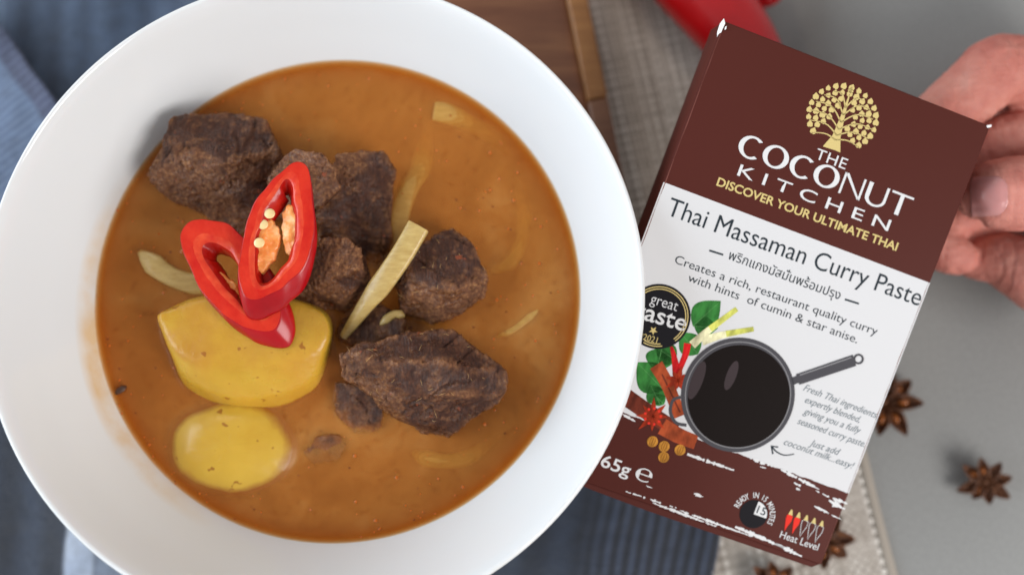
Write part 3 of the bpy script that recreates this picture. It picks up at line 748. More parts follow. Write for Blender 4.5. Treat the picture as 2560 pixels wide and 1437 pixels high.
pxmm = 86.0 / math.dist(TLp, TRp)
def card(name, c, rough=.5):
    m = Mat(name, c, rough, .08); m.bump(m.noise(700, 2), .01)
    if name.split('_')[0] in ('leaf', 'cinnamon', 'star', 'chilli', 'coriander', 'lemongrass'):     # printed pictures are not one flat tone
        m.color(m.mix(m.ramp(m.noise(340, 4, .6, m.coord((1, .45, 1), (0, 0, .9))), [(.35, G(0)), (.65, G(1))]), tuple(x * .55 for x in c[:3]) + (1,), tuple(min(1, x * 1.35) for x in c[:3]) + (1,)))
    return m.m
MK = dict(brown=card('brown_card', lin((80, 38, 32))), white=card('white_card', (.64, .63, .635, 1)), ink=card('dark_ink', lin((44, 52, 58))),
          grey=card('grey_ink', lin((104, 114, 120))), gold=card('gold_ink', lin((206, 184, 122))), cream=card('white_ink', (.68, .67, .67, 1)),
          black=card('black_ink', lin((26, 24, 28))), leaf=card('leaf_green_ink', lin((52, 116, 52))), leafl=card('leaf_vein_ink', lin((84, 138, 78))),
          lem=card('lemongrass_ink', lin((196, 196, 96))), lemp=card('lemongrass_pale_ink', lin((226, 218, 176))), red=card('chilli_red_ink', lin((196, 28, 30))),
          cinn=card('cinnamon_ink', lin((158, 70, 38))), cinnd=card('cinnamon_dark_ink', lin((104, 44, 30))), star=card('star_anise_ink', lin((160, 50, 24))),
          cori=card('coriander_ink', lin((184, 126, 50))), corid=card('coriander_dark_ink', lin((130, 78, 26))), pan=card('pan_grey_ink', lin((74, 72, 76))),
          panl=card('pan_light_ink', lin((128, 126, 128))), coffee=card('pan_content_ink', lin((20, 12, 10))), sheen=card('pan_sheen_ink', lin((62, 52, 54))),
          worn=card('worn_fold', lin((124, 76, 68))), hot=card('heat_red_ink', lin((222, 52, 40))), torn=card('torn_card_fibre', (.82, .81, .80, 1), .8))
bm = bmesh.new()
bw = box_vf(0, BW, -BH, 0, 0, BD); me = mesh_from(*bw, smooth=False)
me = evaluated(me, [('BEVEL', dict(width=.5 * S, segments=3))]); me.polygons.foreach_set('use_smooth', [True] * len(me.polygons)); bm.free()
link('carton_body', me, MK['brown'], carton)
def prn(name, polys, mat, layer=1, label=None):
    """flat printed shapes: polygons of (u, v) mm on the front face"""
    V, Fc = [], []
    for P in polys:
        o = len(V); P3 = [Vector((p[0], p[1], BD + .03 * layer)) for p in P]
        V += P3
        for t in tessellate_polygon([P3]):
            a, b, c = (V[o + i] for i in t)
            Fc.append(tuple(o + i for i in (t if (b - a).cross(c - a).z > 0 else t[::-1])))
    o = link(name, mesh_from(V, Fc, smooth=False), MK[mat], carton)
    if label: o['label'] = label
    return o
def circ(c, r, n=48, a0=0, a1=2 * math.pi, ry=None):
    return [Vector((c[0] + r * math.cos(a0 + (a1 - a0) * i / n), c[1] + (ry or r) * math.sin(a0 + (a1 - a0) * i / n))) for i in range(n + (0 if a1 - a0 > 6.28 else 1))]
def arcstrip(c, r0, r1, a0, a1, n=32):
    return [circ(c, r0, 1, a0 + (a1 - a0) * i / n, a0 + (a1 - a0) * (i + 1) / n) + circ(c, r1, 1, a0 + (a1 - a0) * i / n, a0 + (a1 - a0) * (i + 1) / n)[::-1] for i in range(n)]
def pline(pts, w0, w1=None, n=0):
    """a stroke as quads"""
    P = [Vector(p) for p in (spline(pts, n) if n else pts)]; m = len(P); w1 = w0 if w1 is None else w1; out = []
    L, Rr = [], []
    for i, p in enumerate(P):
        t = (P[min(i + 1, m - 1)] - P[max(i - 1, 0)]).normalized(); s = Vector((-t.y, t.x)); w_ = (w0 + (w1 - w0) * i / (m - 1)) / 2
        L.append(p + s * w_); Rr.append(p - s * w_)
    for i in range(m - 1): out.append([Rr[i], Rr[i + 1], L[i + 1], L[i]])
    return out
def px_poly(pts): return [uv(*p) for p in pts]
def text_mesh(body, offset=0.0, shear=0.0, spacing=1.0):
    c = bpy.data.curves.new('t', 'FONT'); c.body = body; c.size = 1; c.offset = offset; c.shear = shear; c.space_character = spacing; c.resolution_u = 4
    o = bpy.data.objects.new('t', c); TMP.collection.objects.link(o)
    dg = scratch_graph()
    m = bpy.data.meshes.new_from_object(o.evaluated_get(dg)); bpy.data.objects.remove(o); bpy.data.curves.remove(c); return m
_h = text_mesh('H'); CAPH = max(v.co.y for v in _h.vertices)
def text(name, body, pl, pr, cap_px, mat, offset=0.0, shear=0.0, layer=3, spacing=1.0):
    m = text_mesh(body, offset, shear, spacing); a, b = uv(*pl), uv(*pr)
    xs = [v.co.x for v in m.vertices]; x0, x1 = min(xs), max(xs)
    d = (b - a); sx = d.length / (x1 - x0); sy = cap_px * pxmm / CAPH; an = math.atan2(d.y, d.x)
    ca, sa = math.cos(an), math.sin(an)
    for v in m.vertices:
        x, y = (v.co.x - x0) * sx, v.co.y * sy
        v.co = Vector((a.x + x * ca - y * sa, a.y + x * sa + y * ca, BD + .03 * layer)) * S
    return link(name, m, MK[mat], carton)
# white panel between the two brown fields
vT = uv(1663, 457).y; vB = uv(2126, 1234).y
def wob(u, s): return .35 * noise.noise(Vector((u * .35, s, 0))) + .2 * noise.noise(Vector((u * 1.3, s, 3)))
top = [Vector((.05, vT)), Vector((BW - .05, vT))]
bot = [Vector((BW - .05 - i * (BW - .1) / 90, vB + wob(i * .95, 2))) for i in range(91)]
prn('white_panel', [[top[0]] + bot[::-1] + [top[1]]][0:1], 'white', 1)
# gold tree emblem
tc = uv(2103, 293); tb = uv(2081, 374); tt = uv(2127, 226); tv_ = (tt - tb).normalized(); th_ = Vector((tv_.y, -tv_.x)); TH = (tt - tb).length
def tp(x, y): return tb + th_ * (x * TH) + tv_ * (y * TH)
trunk = [[tp(-.17, 0), tp(-.06, .0), tp(.05, .0), tp(.14, -.01), tp(.07, .22), tp(.035, .55), tp(.008, .93), tp(-.008, .93), tp(-.035, .55), tp(-.07, .22)]]
br, lv = [], []
rg = random.Random(5)
for sgn in (-1, 1):
    for (y0, x1, y1) in ((.16, .42, .16), (.24, .52, .34), (.34, .55, .50), (.46, .50, .66), (.58, .40, .80), (.70, .26, .90)):
        br += pline([tp(0, y0), tp(sgn * x1 * .45, y0 + (y1 - y0) * .75 + .05), tp(sgn * x1, y1)], .45, .2, 8)
for rr_, nn in ((.54, 21), (.43, 18), (.32, 14), (.21, 8)):
    for k_ in range(nn):
        a = R(-52) + R(284) * (k_ + .5 * (nn % 2)) / nn
        q = (.0 + rr_ * 1.05 * math.cos(a), .54 + rr_ * .92 * math.sin(a))
        if abs(q[0]) < .05 and q[1] < .9: continue
        cl, s_ = tp(*q), TH * .047 * rg.uniform(.9, 1.15)
        a2 = math.atan2(tv_.y, tv_.x) + rg.uniform(-.3, .3); e1 = Vector((math.cos(a2), math.sin(a2))); e2 = Vector((-e1.y, e1.x))
        lv.append([cl + e1 * s_ * 1.35, cl + e1 * .35 * s_ + e2 * s_ * .95, cl - e1 * .5 * s_ + e2 * s_ * .9, cl - e1 * s_ * .85 + e2 * .35 * s_, cl - e1 * s_ * .65,
                   cl - e1 * s_ * .85 - e2 * .35 * s_, cl - e1 * .5 * s_ - e2 * s_ * .9, cl + e1 * .35 * s_ - e2 * s_ * .95][::-1])
lv.append([tt + tv_ * 1.2, tt + th_ * .9 - tv_ * .3, tt - tv_ * 1.0, tt - th_ * .9 - tv_ * .3])
prn('tree_emblem', trunk + br + lv, 'gold', 2)
# lettering
text('printed_word', 'THE', (2036, 396), (2112, 424), 26, 'cream', .0, 0, 3, 1.05)
def coconut():
    a, b = uv(1838, 384), uv(2266, 547); d = b - a; an = math.atan2(d.y, d.x); H = 54 * pxmm
    wd = dict(C=.93, O=1.06, N=.98, U=.92, T=.92); word = 'COCONUT'; tot = sum(wd[c] for c in word) + .08 * 6; sx = d.length / tot
    X = 0; out = []
    def ell(cx, r0x, r0y, r1x, r1y, a0, a1, n=40, tip=0):
        for i in range(n):
            t0, t1 = a0 + (a1 - a0) * i / n, a0 + (a1 - a0) * (i + 1) / n
            out.append([(cx + r0x * math.cos(t0), .5 + r0y * math.sin(t0)), (cx + r0x * math.cos(t1), .5 + r0y * math.sin(t1)), (cx + r1x * math.cos(t1), .5 + r1y * math.sin(t1)), (cx + r1x * math.cos(t0), .5 + r1y * math.sin(t0))])
    for ch in word:
        w_ = wd[ch]
        if ch == 'O': ell(X + w_ / 2, w_ / 2, .52, w_ / 2 - .205, .425, 0, 2 * math.pi)
        if ch == 'C': ell(X + .52, .52, .52, .315, .425, R(48), R(312))
        if ch == 'N':
            out += [[(X + .04, 0), (X + .13, 0), (X + .13, 1), (X + .04, 1)], [(X + w_ - .13, 0), (X + w_ - .04, 0), (X + w_ - .04, 1), (X + w_ - .13, 1)], [(X + .04, 1), (X + w_ - .14, 0), (X + w_ - .04, 0), (X + .2, 1)]]
        if ch == 'U':
            out += [[(X + .02, .36), (X + .19, .36), (X + .19, 1), (X + .02, 1)], [(X + w_ - .14, .36), (X + w_ - .03, .36), (X + w_ - .03, 1), (X + w_ - .14, 1)]]
            cx = X + w_ / 2
            for i in range(20):
                t0, t1 = math.pi + math.pi * i / 20, math.pi + math.pi * (i + 1) / 20
                o_ = lambda t: (cx + (w_ / 2 - .025) * math.cos(t), .36 + .38 * math.sin(t)); i_ = lambda t: (cx + .02 + (w_ / 2 - .165) * math.cos(t), .36 + .28 * math.sin(t))
                out.append([o_(t0), o_(t1), i_(t1), i_(t0)])
        if ch == 'T': out += [[(X + w_ / 2 - .09, 0), (X + w_ / 2 + .09, 0), (X + w_ / 2 + .08, .9), (X + w_ / 2 - .08, .9)], [(X, .9), (X + w_, .9), (X + w_, 1), (X, 1)]]
        X += w_ + .08
    ca, sa = math.cos(an), math.sin(an)
    prn('printed_word', [[Vector((a.x + x * sx * ca - y * H * sa, a.y + x * sx * sa + y * H * ca)) for x, y in q] for q in out], 'cream', 3)
coconut()
text('printed_word', 'K I T C H E N', (1842, 438), (2219, 578), 28, 'cream', .004, 0, 3)
text('printed_line', 'DISCOVER YOUR ULTIMATE THAI', (1790, 463), (2240, 627), 20, 'gold', .022)
text('printed_title', 'Thai Massaman Curry Paste', (1664, 536), (2296, 765), 44, 'ink', -.002)
text('printed_line', 'พริกแกงมัสมั่นพร้อมปรุง', (1819, 647), (2097, 749), 22, 'ink', .0)
prn('printed_dash', pline([uv(1773, 626), uv(1808, 637)], .55), 'ink', 3); prn('printed_dash', pline([uv(2112, 748), uv(2147, 759)], .55), 'ink', 3)
text('printed_line', 'Creates a rich, restaurant quality curry', (1685, 657), (2190, 838), 20.5, 'ink', -.004)
text('printed_line', 'with hints  of cumin & star anise.', (1718, 702), (2141, 858), 20.5, 'ink', -.004)
for body, pl, pr in (('Fresh Thai ingredients,', (2007, 975), (2192, 1046)), ('expertly blended,', (2011, 1005), (2147, 1056)), ('giving you a fully', (2007, 1033), (2149, 1084)),
                     ('seasoned curry paste.', (1992, 1058), (2160, 1117)), ('Just add', (2021, 1112), (2097, 1138)), ('coconut milk...easy!', (1958, 1110), (2132, 1172))):
    text('printed_line', body, pl, pr, 17, 'grey', -.004, .35)
prn('printed_arrow', pline([uv(1985, 1134), uv(1962, 1137), uv(1942, 1129), uv(1929, 1115)], .3, .5, 14) + pline([uv(1945, 1117), uv(1928, 1114), uv(1932, 1134)], .5), 'ink', 3)
# award roundel
bc = uv(1646, 791); br_ = 80 * pxmm
prn('award_roundel', [circ(bc, br_)], 'black', 4)
prn('roundel_rings', arcstrip(bc, br_ * .90, br_ * .93, R(-35), R(175)) + arcstrip(bc, br_ * .83, br_ * .86, R(-35), R(150)) + arcstrip(bc, br_ * .90, br_ * .93, R(-100), R(-62)) + arcstrip(bc, br_ * .83, br_ * .86, R(-100), R(-65)), 'gold', 5)
text('printed_word', 'great', (1624, 757), (1691, 778), 26, 'cream', -.006, 0, 5)
text('printed_word', 'taste', (1585, 792), (1711, 828), 42, 'cream', .010, 0, 5)
sc_ = uv(1633, 826); prn('roundel_star', [[sc_ + Vector((math.cos(R(72 + 36 * i)), math.sin(R(72 + 36 * i)))) * (1.35 if i % 2 == 0 else .55) for i in range(10)]], 'gold', 5)
text('printed_word', '*2021', (1598, 846), (1641, 858), 15, 'gold', -.004, 0, 5)
# ingredients round the pan
def leaf(c, tip, wd):
    a, b = uv(*c), uv(*tip); d = b - a; s = Vector((-d.y, d.x)).normalized() * wd
    P = [a + d * t + s * math.sin(math.pi * t ** .8) for t in [i / 12 for i in range(13)]] + [a + d * t - s * math.sin(math.pi * t ** .8) for t in [1 - i / 12 for i in range(1, 12)]]
    return P, pline([a, a + d * .95], .22, .08)
lf = [leaf((1732, 815), (1802, 752), 4.4), leaf((1745, 885), (1700, 830), 3.6), leaf((1735, 815), (1795, 820), 3.0), leaf((1655, 870), (1640, 930), 4.2), leaf((1660, 975), (1592, 905), 5.0), leaf((1650, 1010), (1625, 960), 3.0)]
lf += [leaf((1660, 1010), (1635, 985), 2.0), leaf((1690, 900), (1640, 868), 3.4)]
prn('printed_leaves', [p for p, _ in lf], 'leaf', 2); prn('printed_veins', [q for _, v in lf for q in v], 'leafl', 2.5)
prn('printed_lemongrass', pline([uv(1730, 862), uv(1765, 830), uv(1842, 772)], 2.6, 1.5), 'lemp', 3); prn('printed_lemongrass', pline([uv(1775, 822), uv(1842, 772)], 1.9, 1.5), 'lem', 3.2)
prn('printed_lemongrass', pline([uv(1755, 852), uv(1800, 838), uv(1884, 822)], 2.8, 1.4), 'lemp', 3.3); prn('printed_lemongrass', pline([uv(1815, 834), uv(1884, 822)], 1.8, 1.4), 'lem', 3.5)
prn('printed_chillies', pline([uv(1719, 858), uv(1714, 885), uv(1702, 915), uv(1694, 940)], 2.2, 1.4, 8) + pline([uv(1678, 866), uv(1686, 895), uv(1692, 935)], .8, 2.6, 8), 'red', 3)
prn('printed_cinnamon', pline([uv(1640, 912), uv(1668, 960), uv(1700, 1040)], 4.2, 3.6, 8), 'cinn', 3.4); prn('printed_cinnamon', pline([uv(1655, 935), uv(1700, 1030)], .5), 'cinnd', 3.6)
prn('printed_cinnamon', pline([uv(1555, 985), uv(1620, 1030), uv(1690, 1075)], 5.2, 4.6, 6), 'cinnd', 3.0); prn('printed_cinnamon', pline([uv(1655, 1065), uv(1700, 1090), uv(1740, 1105)], 5.0, 4.2, 6), 'cinn', 3.1)
def pstar(c, r, n=8, a0=.3):
    out = []; c = uv(*c)
    for i in range(n):
        a = a0 + 2 * math.pi * i / n; e = Vector((math.cos(a), math.sin(a))); s = Vector((-e.y, e.x)); q = r * (.8 + .25 * ((i * 7) % 3) / 2)
        out.append([c + s * .25, c - s * .25, c + e * q * .5 - s * .75, c + e * q, c + e * q * .5 + s * .75])
    return out
prn('printed_star_anise', pstar((1632, 1040), 5.6), 'star', 4); prn('printed_star_anise', pstar((1695, 950), 4.2, 8, .1), 'star', 4)
prn('printed_star_seeds', [circ(uv(1632 + 20 * math.cos(a), 1040 + 20 * math.sin(a)), .42, 10) for a in [.7 * i for i in range(9)]], 'hot', 4.4)
for (cx, cy) in ((1631, 1103), (1660, 1115), (1700, 1124), (1659, 1142)):
    c_ = uv(cx, cy); prn('printed_coriander', [circ(c_, 1.65, 20)], 'cori', 4); prn('printed_coriander', [q for dx in (-.8, 0, .8) for q in pline([c_ + Vector((dx * .6, -1.3)), c_ + Vector((dx, 0)), c_ + Vector((dx * .6, 1.3))], .18)], 'corid', 4.3)
pc = uv(1845, 987); pr_ = 143 * pxmm
prn('printed_pan', [circ(pc, pr_, 72)], 'pan', 5); prn('printed_pan', arcstrip(pc, pr_ * .915, pr_ * .935, 0, 2 * math.pi, 72), 'panl', 6)
pc2 = uv(1847, 991); prn('printed_pan', [circ(pc2, pr_ * .90, 72)], 'coffee', 5.6)
sh = [circ(uv(1828, 938), 1.5, 20, ry=4.6), circ(uv(1742, 950), 1.8, 20, ry=6.0)]; prn('printed_pan', sh, 'sheen', 6)
prn('printed_pan', pline([uv(1980, 953), uv(2000, 945)], 2.2), 'pan', 5); prn('printed_pan', pline([uv(1994, 948), uv(2136, 900)], 3.3, 3.5), 'pan', 5.2)
hc = uv(2146, 897); prn('printed_pan', arcstrip(hc, 1.0, 1.6, 0, 2 * math.pi, 24), 'pan', 5.3); prn('printed_pan', pline([uv(1999, 937), uv(2128, 893)], .4), 'panl', 5.4)
prn('printed_pan', pline([uv(1702, 992), uv(1682, 1000), uv(1676, 1030), uv(1690, 1056), uv(1716, 1062)], .9, .9, 16), 'pan', 5)
# brushed white streaks in the brown field
def streak(a, b, w0, seed, brk=.35):
    a, b = uv(*a), uv(*b); d = b - a; L = d.length; n = max(4, int(L / .55)); s = Vector((-d.y, d.x)).normalized(); out = []; e = d / n; rg_ = random.Random(seed)
    for i in range(n):
        t = (i + .5) / n; w_ = w0 * (.4 + .6 * math.sin(math.pi * min(1, t * 1.1))) * (.55 + .9 * rg_.random())
        if noise.noise(Vector((i * .35, seed * 3.1, 0))) < brk - .75: continue
        p = a + e * i; j = s * rg_.uniform(-.08, .08)
        out.append([p + j - s * w_ / 2, p + j + e - s * w_ * .45, p + j + e + s * w_ * .45, p + j + s * w_ / 2])
    return out
sk = []
for i, q in enumerate([((1556, 1035), (1588, 1052), .8, .1), ((1705, 1130), (1835, 1175), .9, .3), ((1858, 1137), (1940, 1168), .9, .75), ((1900, 1165), (1925, 1172), .5, .7), ((1952, 1173), (2048, 1222), 1.0, .2),
                       ((1985, 1206), (2030, 1228), .8, .5), ((2040, 1225), (2100, 1256), .6, .6), ((2072, 1250), (2112, 1272), 1.6, .1), ((2082, 1244), (2118, 1258), 1.0, .2), ((2036, 1264), (2072, 1282), .7, .2),
                       ((2078, 1286), (2104, 1298), .4, .2), ((1560, 1226), (1700, 1272), .6, .62), ((1632, 1256), (1790, 1315), .8, .3), ((1700, 1275), (1880, 1340), .7, .45), ((1838, 1315), (1960, 1368), 1.1, .1),
                       ((1940, 1358), (2004, 1390), 1.2, .1), ((1735, 1233), (1758, 1241), .8, .5), ((1615, 1213), (1630, 1219), .4, .3), ((1990, 1220), (2000, 1224), .7, .1), ((1900, 1155), (1912, 1160), .9, .2)]):
    sk += streak(q[0], q[1], q[2], i + 1, q[3])
prn('brushed_streaks', sk, 'cream', 2)
text('printed_weight', '65g', (1499, 1163), (1571, 1190), 30, 'cream', .012, 0, 3)
text('printed_weight', '℮', (1584, 1195), (1624, 1209), 42, 'cream', .0, 0, 3)
text('printed_weight', '1', (1480, 1157), (1492, 1161), 30, 'cream', .012, 0, 3)
kc = uv(1884, 1284); prn('clock_face', [circ(kc, 36 * pxmm)], 'black', 3); prn('clock_quarter', [[kc] + circ(kc, 34 * pxmm, 16, 0, math.pi / 2)], 'cream', 3.5)
text('printed_number', '15', (1890, 1280), (1911, 1288), 19, 'ink', .01, 0, 4.2)
arc = 'READY IN 15 MINUTES'
for i, ch in enumerate(arc):
    if ch == ' ': continue
    a = R(172) - R(182) * i / (len(arc) - 1); m = text_mesh(ch, .01); xs = [v.co.x for v in m.vertices]; cx = (min(xs) + max(xs)) / 2; s_ = 14 * pxmm / CAPH; rr_ = 41 * pxmm; an = a - math.pi / 2
    for v in m.vertices:
        x, y = (v.co.x - cx) * s_ * .72, v.co.y * s_ + rr_
        v.co = Vector((kc.x + x * math.cos(an) - y * math.sin(an), kc.y + x * math.sin(an) + y * math.cos(an), BD + .09)) * S
    link('printed_letter', m, MK['cream'], carton)
for i in range(5):
    a, b = Vector(uv(1980 + i * 19.2, 1273 + i * 7.0)), Vector(uv(1961 + i * 19.2, 1327 + i * 7.0)); d = b - a; s = Vector((-d.y, d.x)).normalized()
    q = [a + d * .22 - s * .2, a + d * .28 + s * .95, a + d * .5 + s * .95, a + d * .8 + s * .25, b, a + d * .75 - s * .45, a + d * .45 - s * .9, a + d * .28 - s * .95]
    cl_ = q + [q[0]]
    if i < 2: prn('heat_chilli', [q], 'hot', 3)
    else: prn('heat_chilli_outline', pline(cl_, .16), 'cream', 3)
    prn('heat_chilli_stalk', [[a - s * .3, a + s * .15, a + d * .24 + s * .75, a + d * .24 - s * .7]], 'gold', 3.3)
text('printed_line', 'Heat Level', (1948, 1342), (2043, 1375), 18, 'cream', .002)
# worn corners: torn fibres of white card
def flake(pts, z):
    V = [Vector((*uv(*p), BD + zz)) for p, zz in zip(pts, z)]; n = len(V)
    V += [v - Vector((0, 0, .25)) for v in V]
    return V, [tuple(range(n))[::-1], tuple(range(n, 2 * n))] + [(i, (i + 1) % n, n + (i + 1) % n, n + i) for i in range(n)]
link('torn_corner', mesh_from(*flake([(1808, 48), (1799, 60), (1794, 80), (1794, 96), (1799, 97), (1804, 78), (1812, 60)], [.9, .6, -.2, -.6, -.4, .2, .5]), smooth=False), MK['torn'], carton)
link('torn_corner', mesh_from(*flake([(1812, 68), (1816, 66), (1815, 74), (1811, 76)], [.3, .3, .3, .3]), smooth=False), MK['torn'], carton)
link('torn_corner', mesh_from(*flake([(2466, 314), (2478, 312), (2477, 318), (2468, 320)], [.25, .3, .3, .25]), smooth=False), MK['torn'], carton)
def frayed(a, b, w0, seed):
    a, b = Vector(a), Vector(b); n = 90; e = (b - a) / n; out = []
    for i in range(n):
        w_ = w0 * (.25 + .9 * abs(noise.noise(Vector((i * .23, seed, 0))))); s_ = Vector((-e.y, e.x)).normalized() * w_
        out.append([a + e * i, a + e * (i + 1), a + e * (i + 1) + s_, a + e * i + s_])
    return out
prn('worn_edge', frayed((.45, -BH + .6), (.45, -.6), -.28, 1.5), 'worn', 2); prn('worn_edge', frayed((BW - .45, -BH + .6), (BW - .45, vT), .22, 2.5), 'worn', 2)
# closing flaps seen as lines along the lower edge
fl = [[(0.6, -BH - .02), (BW - .6, -BH - .02), (BW - 2.5, -BH - 1.6), (30, -BH - 1.9), (12, -BH - 1.5), (2, -BH - .8)]]
V = [Vector((x, y, z)) for z in (BD - .35, BD - .75) for x, y in fl[0]]; n = 6
link('closing_flap', mesh_from(V, [tuple(range(n))[::-1], tuple(range(n, 2 * n))] + [(i, (i + 1) % n, n + (i + 1) % n, n + i) for i in range(n)], smooth=False), MK['brown'], carton)
tag(carton, 'brown and white curry paste carton held in the hand beside the bowl', 'carton')

# =================================================================== HAND
M_hand = Mat('skin', rough=0.58, spec=0.28, sss=0.22, radius=(1, .35, .2), sss_scale=2.5)
n1 = M_hand.noise(45, 4); n2 = M_hand.noise(1100, 3)
M_hand.color(M_hand.mix(M_hand.ramp(M_hand.noise(130, 3), [(0.4, G(0)), (0.7, G(.35))]), M_hand.ramp(n1, [(0.3, lin((178, 104, 92))), (0.55, lin((200, 132, 118))), (0.75, lin((216, 160, 146)))]), lin((164, 78, 68))))
M_hand.bump(M_hand.noise(150, 4, .6, M_hand.coord((.5, 1.6, 1))), .9); M_hand.bump(n2, .16); M_hand.bump(M_hand.noise(420, 3, .6, M_hand.coord((1.8, .35, 1), (0, 0, .2))), .35)
def D(px, py, dep):                          # dep - 328 = mm behind the carton's front face
    d = ray(px, py); q = bTL - bN * (dep - 328.0)
    return CAM + d * ((q - CAM).dot(bN) / d.dot(bN))
def finger(ch, seg=20):
    P = spline([tuple(D(a, b, c)) for a, b, c, r in ch], 30); r_ = [float(x[0]) for x in spline([(r,) for *_, r in ch], 30)]
    return tube([Vector(p) for p in P], r_, seg)
def ball(px, py, dep, r):
    c = D(px, py, dep); V, Fc = [], []
    for j in range(11):
        for k in range(18):
            ph, a = math.pi * j / 10, 2 * math.pi * k / 18; V.append(c + Vector((math.sin(ph) * math.cos(a), math.sin(ph) * math.sin(a), math.cos(ph))) * r)
    return V, [(j * 18 + k, (j + 1) * 18 + k, (j + 1) * 18 + (k + 1) % 18, j * 18 + (k + 1) % 18) for j in range(10) for k in range(18)]
hp = [finger([(2780, 520, 352, 15), (2660, 492, 345, 12.5), (2580, 484, 342, 11.8), (2510, 486, 341, 11.6), (2455, 492, 342, 9.5), (2432, 497, 343, 6.0)]),      # thumb
      ball(2440, 496, 342.5, 6.5),
      finger([(2700, 250, 384, 13), (2600, 205, 374, 12), (2528, 178, 362, 11.6), (2484, 182, 357, 11.2), (2415, 240, 356, 10.2), (2330, 306, 355, 8.8), (2255, 352, 355, 7.4)]), ball(2487, 181, 357.5, 11.2), ball(2255, 352, 355, 7.3),   # index, bent at the knuckle
      finger([(2760, 90, 378, 13), (2660, 120, 374, 12), (2606, 190, 374, 11.5), (2575, 290, 376, 11)]),      # next finger, further back
      finger([(2800, 260, 384, 13), (2640, 285, 381, 12), (2540, 310, 376, 9)]),
      finger([(2760, 320, 372, 12), (2600, 335, 368, 10.5), (2490, 355, 364, 8.6), (2400, 400, 363, 8.2), (2330, 440, 363, 7.2)]), ball(2330, 440, 363, 7),          # middle
      finger([(2320, 600, 361, 6.4), (2360, 628, 361, 6.9), (2392, 640, 361, 6.6)]), ball(2393, 641, 361, 6.4),                                                     # ring finger's tip curling round
      finger([(2320, 600, 361, 6.4), (2400, 540, 366, 8), (2560, 500, 372, 12), (2760, 420, 375, 14)]),
      finger([(2440, 648, 365, 7.0), (2500, 650, 362, 9.0), (2600, 690, 358, 12), (2760, 760, 356, 17)]), ball(2440, 648, 365, 6.8),                                # ball of the thumb
      finger([(2900, 250, 372, 22), (2880, 500, 368, 26), (2900, 760, 364, 24)]), finger([(2660, 560, 368, 15), (2780, 480, 370, 20), (2800, 300, 372, 16)])]
hand_root = D(2760, 500, 380); V, Fc = merge(hp)
me = remesh(mesh_from([v - hand_root for v in V], Fc), .75, 5, .6)
displace(me, lambda q, n: noise.noise(q * .12) * .45 + noise.noise(q * .35) * .22 - max(0, .12 - abs(noise.noise(Vector((q.x * .22, q.y * .06, q.z * .1)) + Vector((3, 0, 0))))) * 3.0)
hand = link('hand', me, M_hand.m); hand.location = hand_root * S
# thumb nail
M_nail = Mat('nail', rough=.25, spec=.5, sss=.3, radius=(1, .5, .4), sss_scale=1.5)
M_nail.color(lin((206, 150, 146)) and M_nail.ramp(M_nail.noise(80, 2), [(0.3, lin((186, 124, 120))), (0.7, lin((200, 142, 138)))]))
from mathutils.bvhtree import BVHTree
bv = BVHTree.FromPolygons([v.co / S + hand_root for v in me.vertices], [tuple(p.vertices) for p in me.polygons])
V, Fc = [], []; nn = 16
for i in range(nn + 1):
    for j in range(nn + 1):
        s, t = i / nn, j / nn * 2 - 1
        w_ = 52 * max(.02, 1 - max(0, (s - .45) / .55) ** 3.4) ** .5
        loc, nrm_, _, _ = bv.ray_cast(CAM, ray(2428 + 94 * s, 488 + t * w_ + 5 * (1 - s)).normalized())
        V.append((loc if loc else D(2440, 490, 335)) + nrm_ * (.40 - .75 * max(abs(t), max(0, (s - .45) / .55)) ** 4) - hand_root)
for i in range(nn):
    for j in range(nn):
        a = i * (nn + 1) + j; Fc.append((a, a + nn + 1, a + nn + 2, a + 1))
me = evaluated(mesh_from(V, Fc), [('SOLIDIFY', dict(thickness=.5 * S, offset=0))]); me.polygons.foreach_set('use_smooth', [True] * len(me.polygons))
link('thumb_nail', me, M_nail.m, hand)
tag(hand, 'bare hand gripping the curry paste carton by its right edge', 'hand')

# =================================================================== WHOLE CHILLIES
M_whole = Mat('whole_red_chilli', rough=.2, spec=.5, sss=.1, radius=(1, .1, .05), sss_scale=2, coat=.3)
M_whole.color(M_whole.ramp(M_whole.noise(40, 3), [(0.3, lin((150, 6, 12))), (0.7, lin((178, 14, 20)))]))
M_whole.bump(M_whole.noise(45, 2), .5)
M_stalk = Mat('chilli_stalk', lin((92, 104, 44)), .5)
def chilli(pts, label):
    P = [Vector(p) for p in spline([tuple(at(a, b, c)) for a, b, c, r in pts], 36)]; r_ = [float(x[0]) for x in spline([(r,) for *_, r in pts], 36)]
    root = P[18].copy(); root.z = 0; e = empty('red_chilli', root)
    V, Fc = tube([p - root for p in P], r_, 28)
    link('flesh', mesh_from(V, Fc), M_whole.m, e)
    d = (P[0] - P[2]).normalized(); V, Fc = tube([P[0] - root - d * 2, P[0] - root + d * 4, P[0] - root + d * 16 + Vector((3, 0, 2))], [3.4, 2.4, 1.8], 10)
    link('stalk', mesh_from(V, Fc), M_stalk.m, e)
    tag(e, label, 'chilli', 'whole red chillies on the placemat')
chilli([(1560, -260, 15, 6), (1600, -200, 15, 12.5), (1690, -90, 15.5, 14.2), (1795, 30, 15, 13.6), (1872, 130, 14, 11.5), (1930, 240, 12, 8), (1960, 320, 10, 3)], 'big red chilli lying behind the top left corner of the carton')
chilli([(1760, -300, 12, 5), (1790, -230, 12, 10), (1850, -130, 12, 11), (1898, -45, 11.5, 9.2), (1930, -2, 11, 5), (1938, 10, 10.6, 2)], 'tip of a second red chilli at the very top edge')

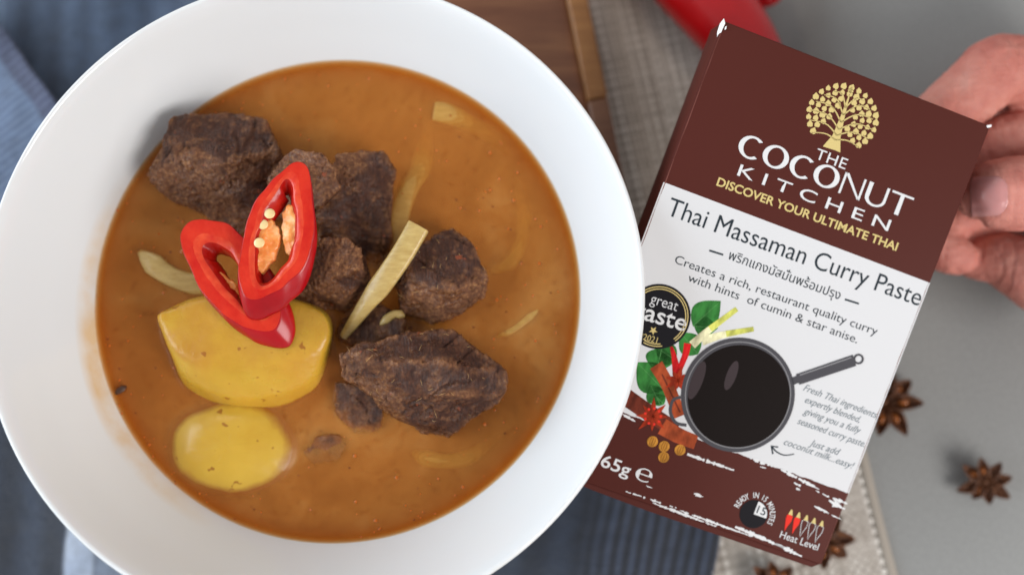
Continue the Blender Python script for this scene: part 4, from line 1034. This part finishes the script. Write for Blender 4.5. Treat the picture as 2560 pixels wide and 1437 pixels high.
# =================================================================== STAR ANISE
M_an = Mat('star_anise_pod', rough=.5, spec=.35)
an_ = M_an.noise(6, 5, .6, M_an.coord((90, 90, 200)))
M_an.color(M_an.ramp(an_, [(0.25, lin((52, 30, 20))), (0.5, lin((92, 54, 32))), (0.78, lin((136, 88, 52)))]))
M_an.bump(an_, .5)
M_as = Mat('star_anise_seed', lin((150, 84, 34)), .15, .5)
def pod(L, wd, ht, rg):
    """one boat-shaped carpel along +x, split open along its upper edge"""
    V, Fc = [], []; n, m = 14, 9
    for i in range(n + 1):
        t = i / n; x = L * t
        hw = wd * (math.sin(math.pi * min(1, t * .96 + .04)) ** .75) * (1 - .25 * t) + .12
        h = ht * (math.sin(math.pi * min(1, t * .9 + .1)) ** .6) + .2; kz = 1.6 * t ** 3
        for j in range(m):
            a = math.pi * (1.0 + j / (m - 1)); spread = 1.0
            V.append(Vector((x, hw * math.cos(a) * spread, h * (1 + math.sin(a)) + kz)))
        for j in range(m):                      # inner wall
            a = math.pi * (2.0 - j / (m - 1))
            V.append(Vector((x, hw * .72 * math.cos(a), h * (1 + .72 * math.sin(a)) + kz - .05)))
    q = 2 * m
    for i in range(n):
        for j in range(q):
            j2 = (j + 1) % q; Fc.append((i * q + j, i * q + j2, (i + 1) * q + j2, (i + 1) * q + j))
    Fc.append(tuple(range(q))[::-1]); Fc.append(tuple(n * q + j for j in range(q)))
    return V, Fc
def star_anise(px, py, z, L, rot, tilt, label, seed, n=8):
    rg = random.Random(seed); root = at(px, py, z); e = empty('star_anise', root); e.rotation_euler = (tilt[0], tilt[1], rot)
    for i in range(n):
        a = 2 * math.pi * i / n + rg.uniform(-.1, .1); l_ = L * rg.uniform(.78, 1.08)
        V, Fc = pod(l_, L * .25, L * .26, rg); mz = Matrix.Rotation(a, 3, 'Z') @ Matrix.Rotation(rg.uniform(-.22, .02), 3, 'Y')
        o = link('pod', mesh_from([mz @ v + Vector((0, 0, .3)) for v in V], Fc), M_an.m, e)
        if rg.random() < .45:
            p = mz @ Vector((l_ * .5, 0, L * .22)); r0 = L * .10; Vs, Fs = [], []
            for j in range(7):
                for k in range(10):
                    ph, b = math.pi * j / 6, 2 * math.pi * k / 10
                    Vs.append(p + mz @ Vector((1.5 * r0 * math.sin(ph) * math.cos(b), .8 * r0 * math.sin(ph) * math.sin(b), r0 * math.cos(ph))))
            for j in range(6):
                for k in range(10): Fs.append((j * 10 + k, (j + 1) * 10 + k, (j + 1) * 10 + (k + 1) % 10, j * 10 + (k + 1) % 10))
            link('seed', mesh_from(Vs, Fs), M_as.m, o)
    V, Fc = tube([Vector((0, 0, .2)), Vector((0, 0, L * .3))], [L * .13, L * .07], 10); link('core', mesh_from(V, Fc), M_an.m, e)
    tag(e, label, 'star anise', 'star anise on the table')
star_anise(2458, 1200, 2.5, 9.6, .2, (.18, -.16), 'whole star anise alone on the bare grey table', 11)
star_anise(2200, 1006, 1.2, 13.5, .62, (-.05, .1), 'star anise half hidden behind the right edge of the carton', 12)
star_anise(1932, 1452, 3.4, 10.5, .15, (.2, 0), 'star anise cut by the bottom edge below the carton', 13)
star_anise(2046, 1344, 3.2, 12.2, .08, (0, .05), 'star anise peeking out under the lower right corner of the carton', 14)

bpy.data.scenes.remove(TMP)
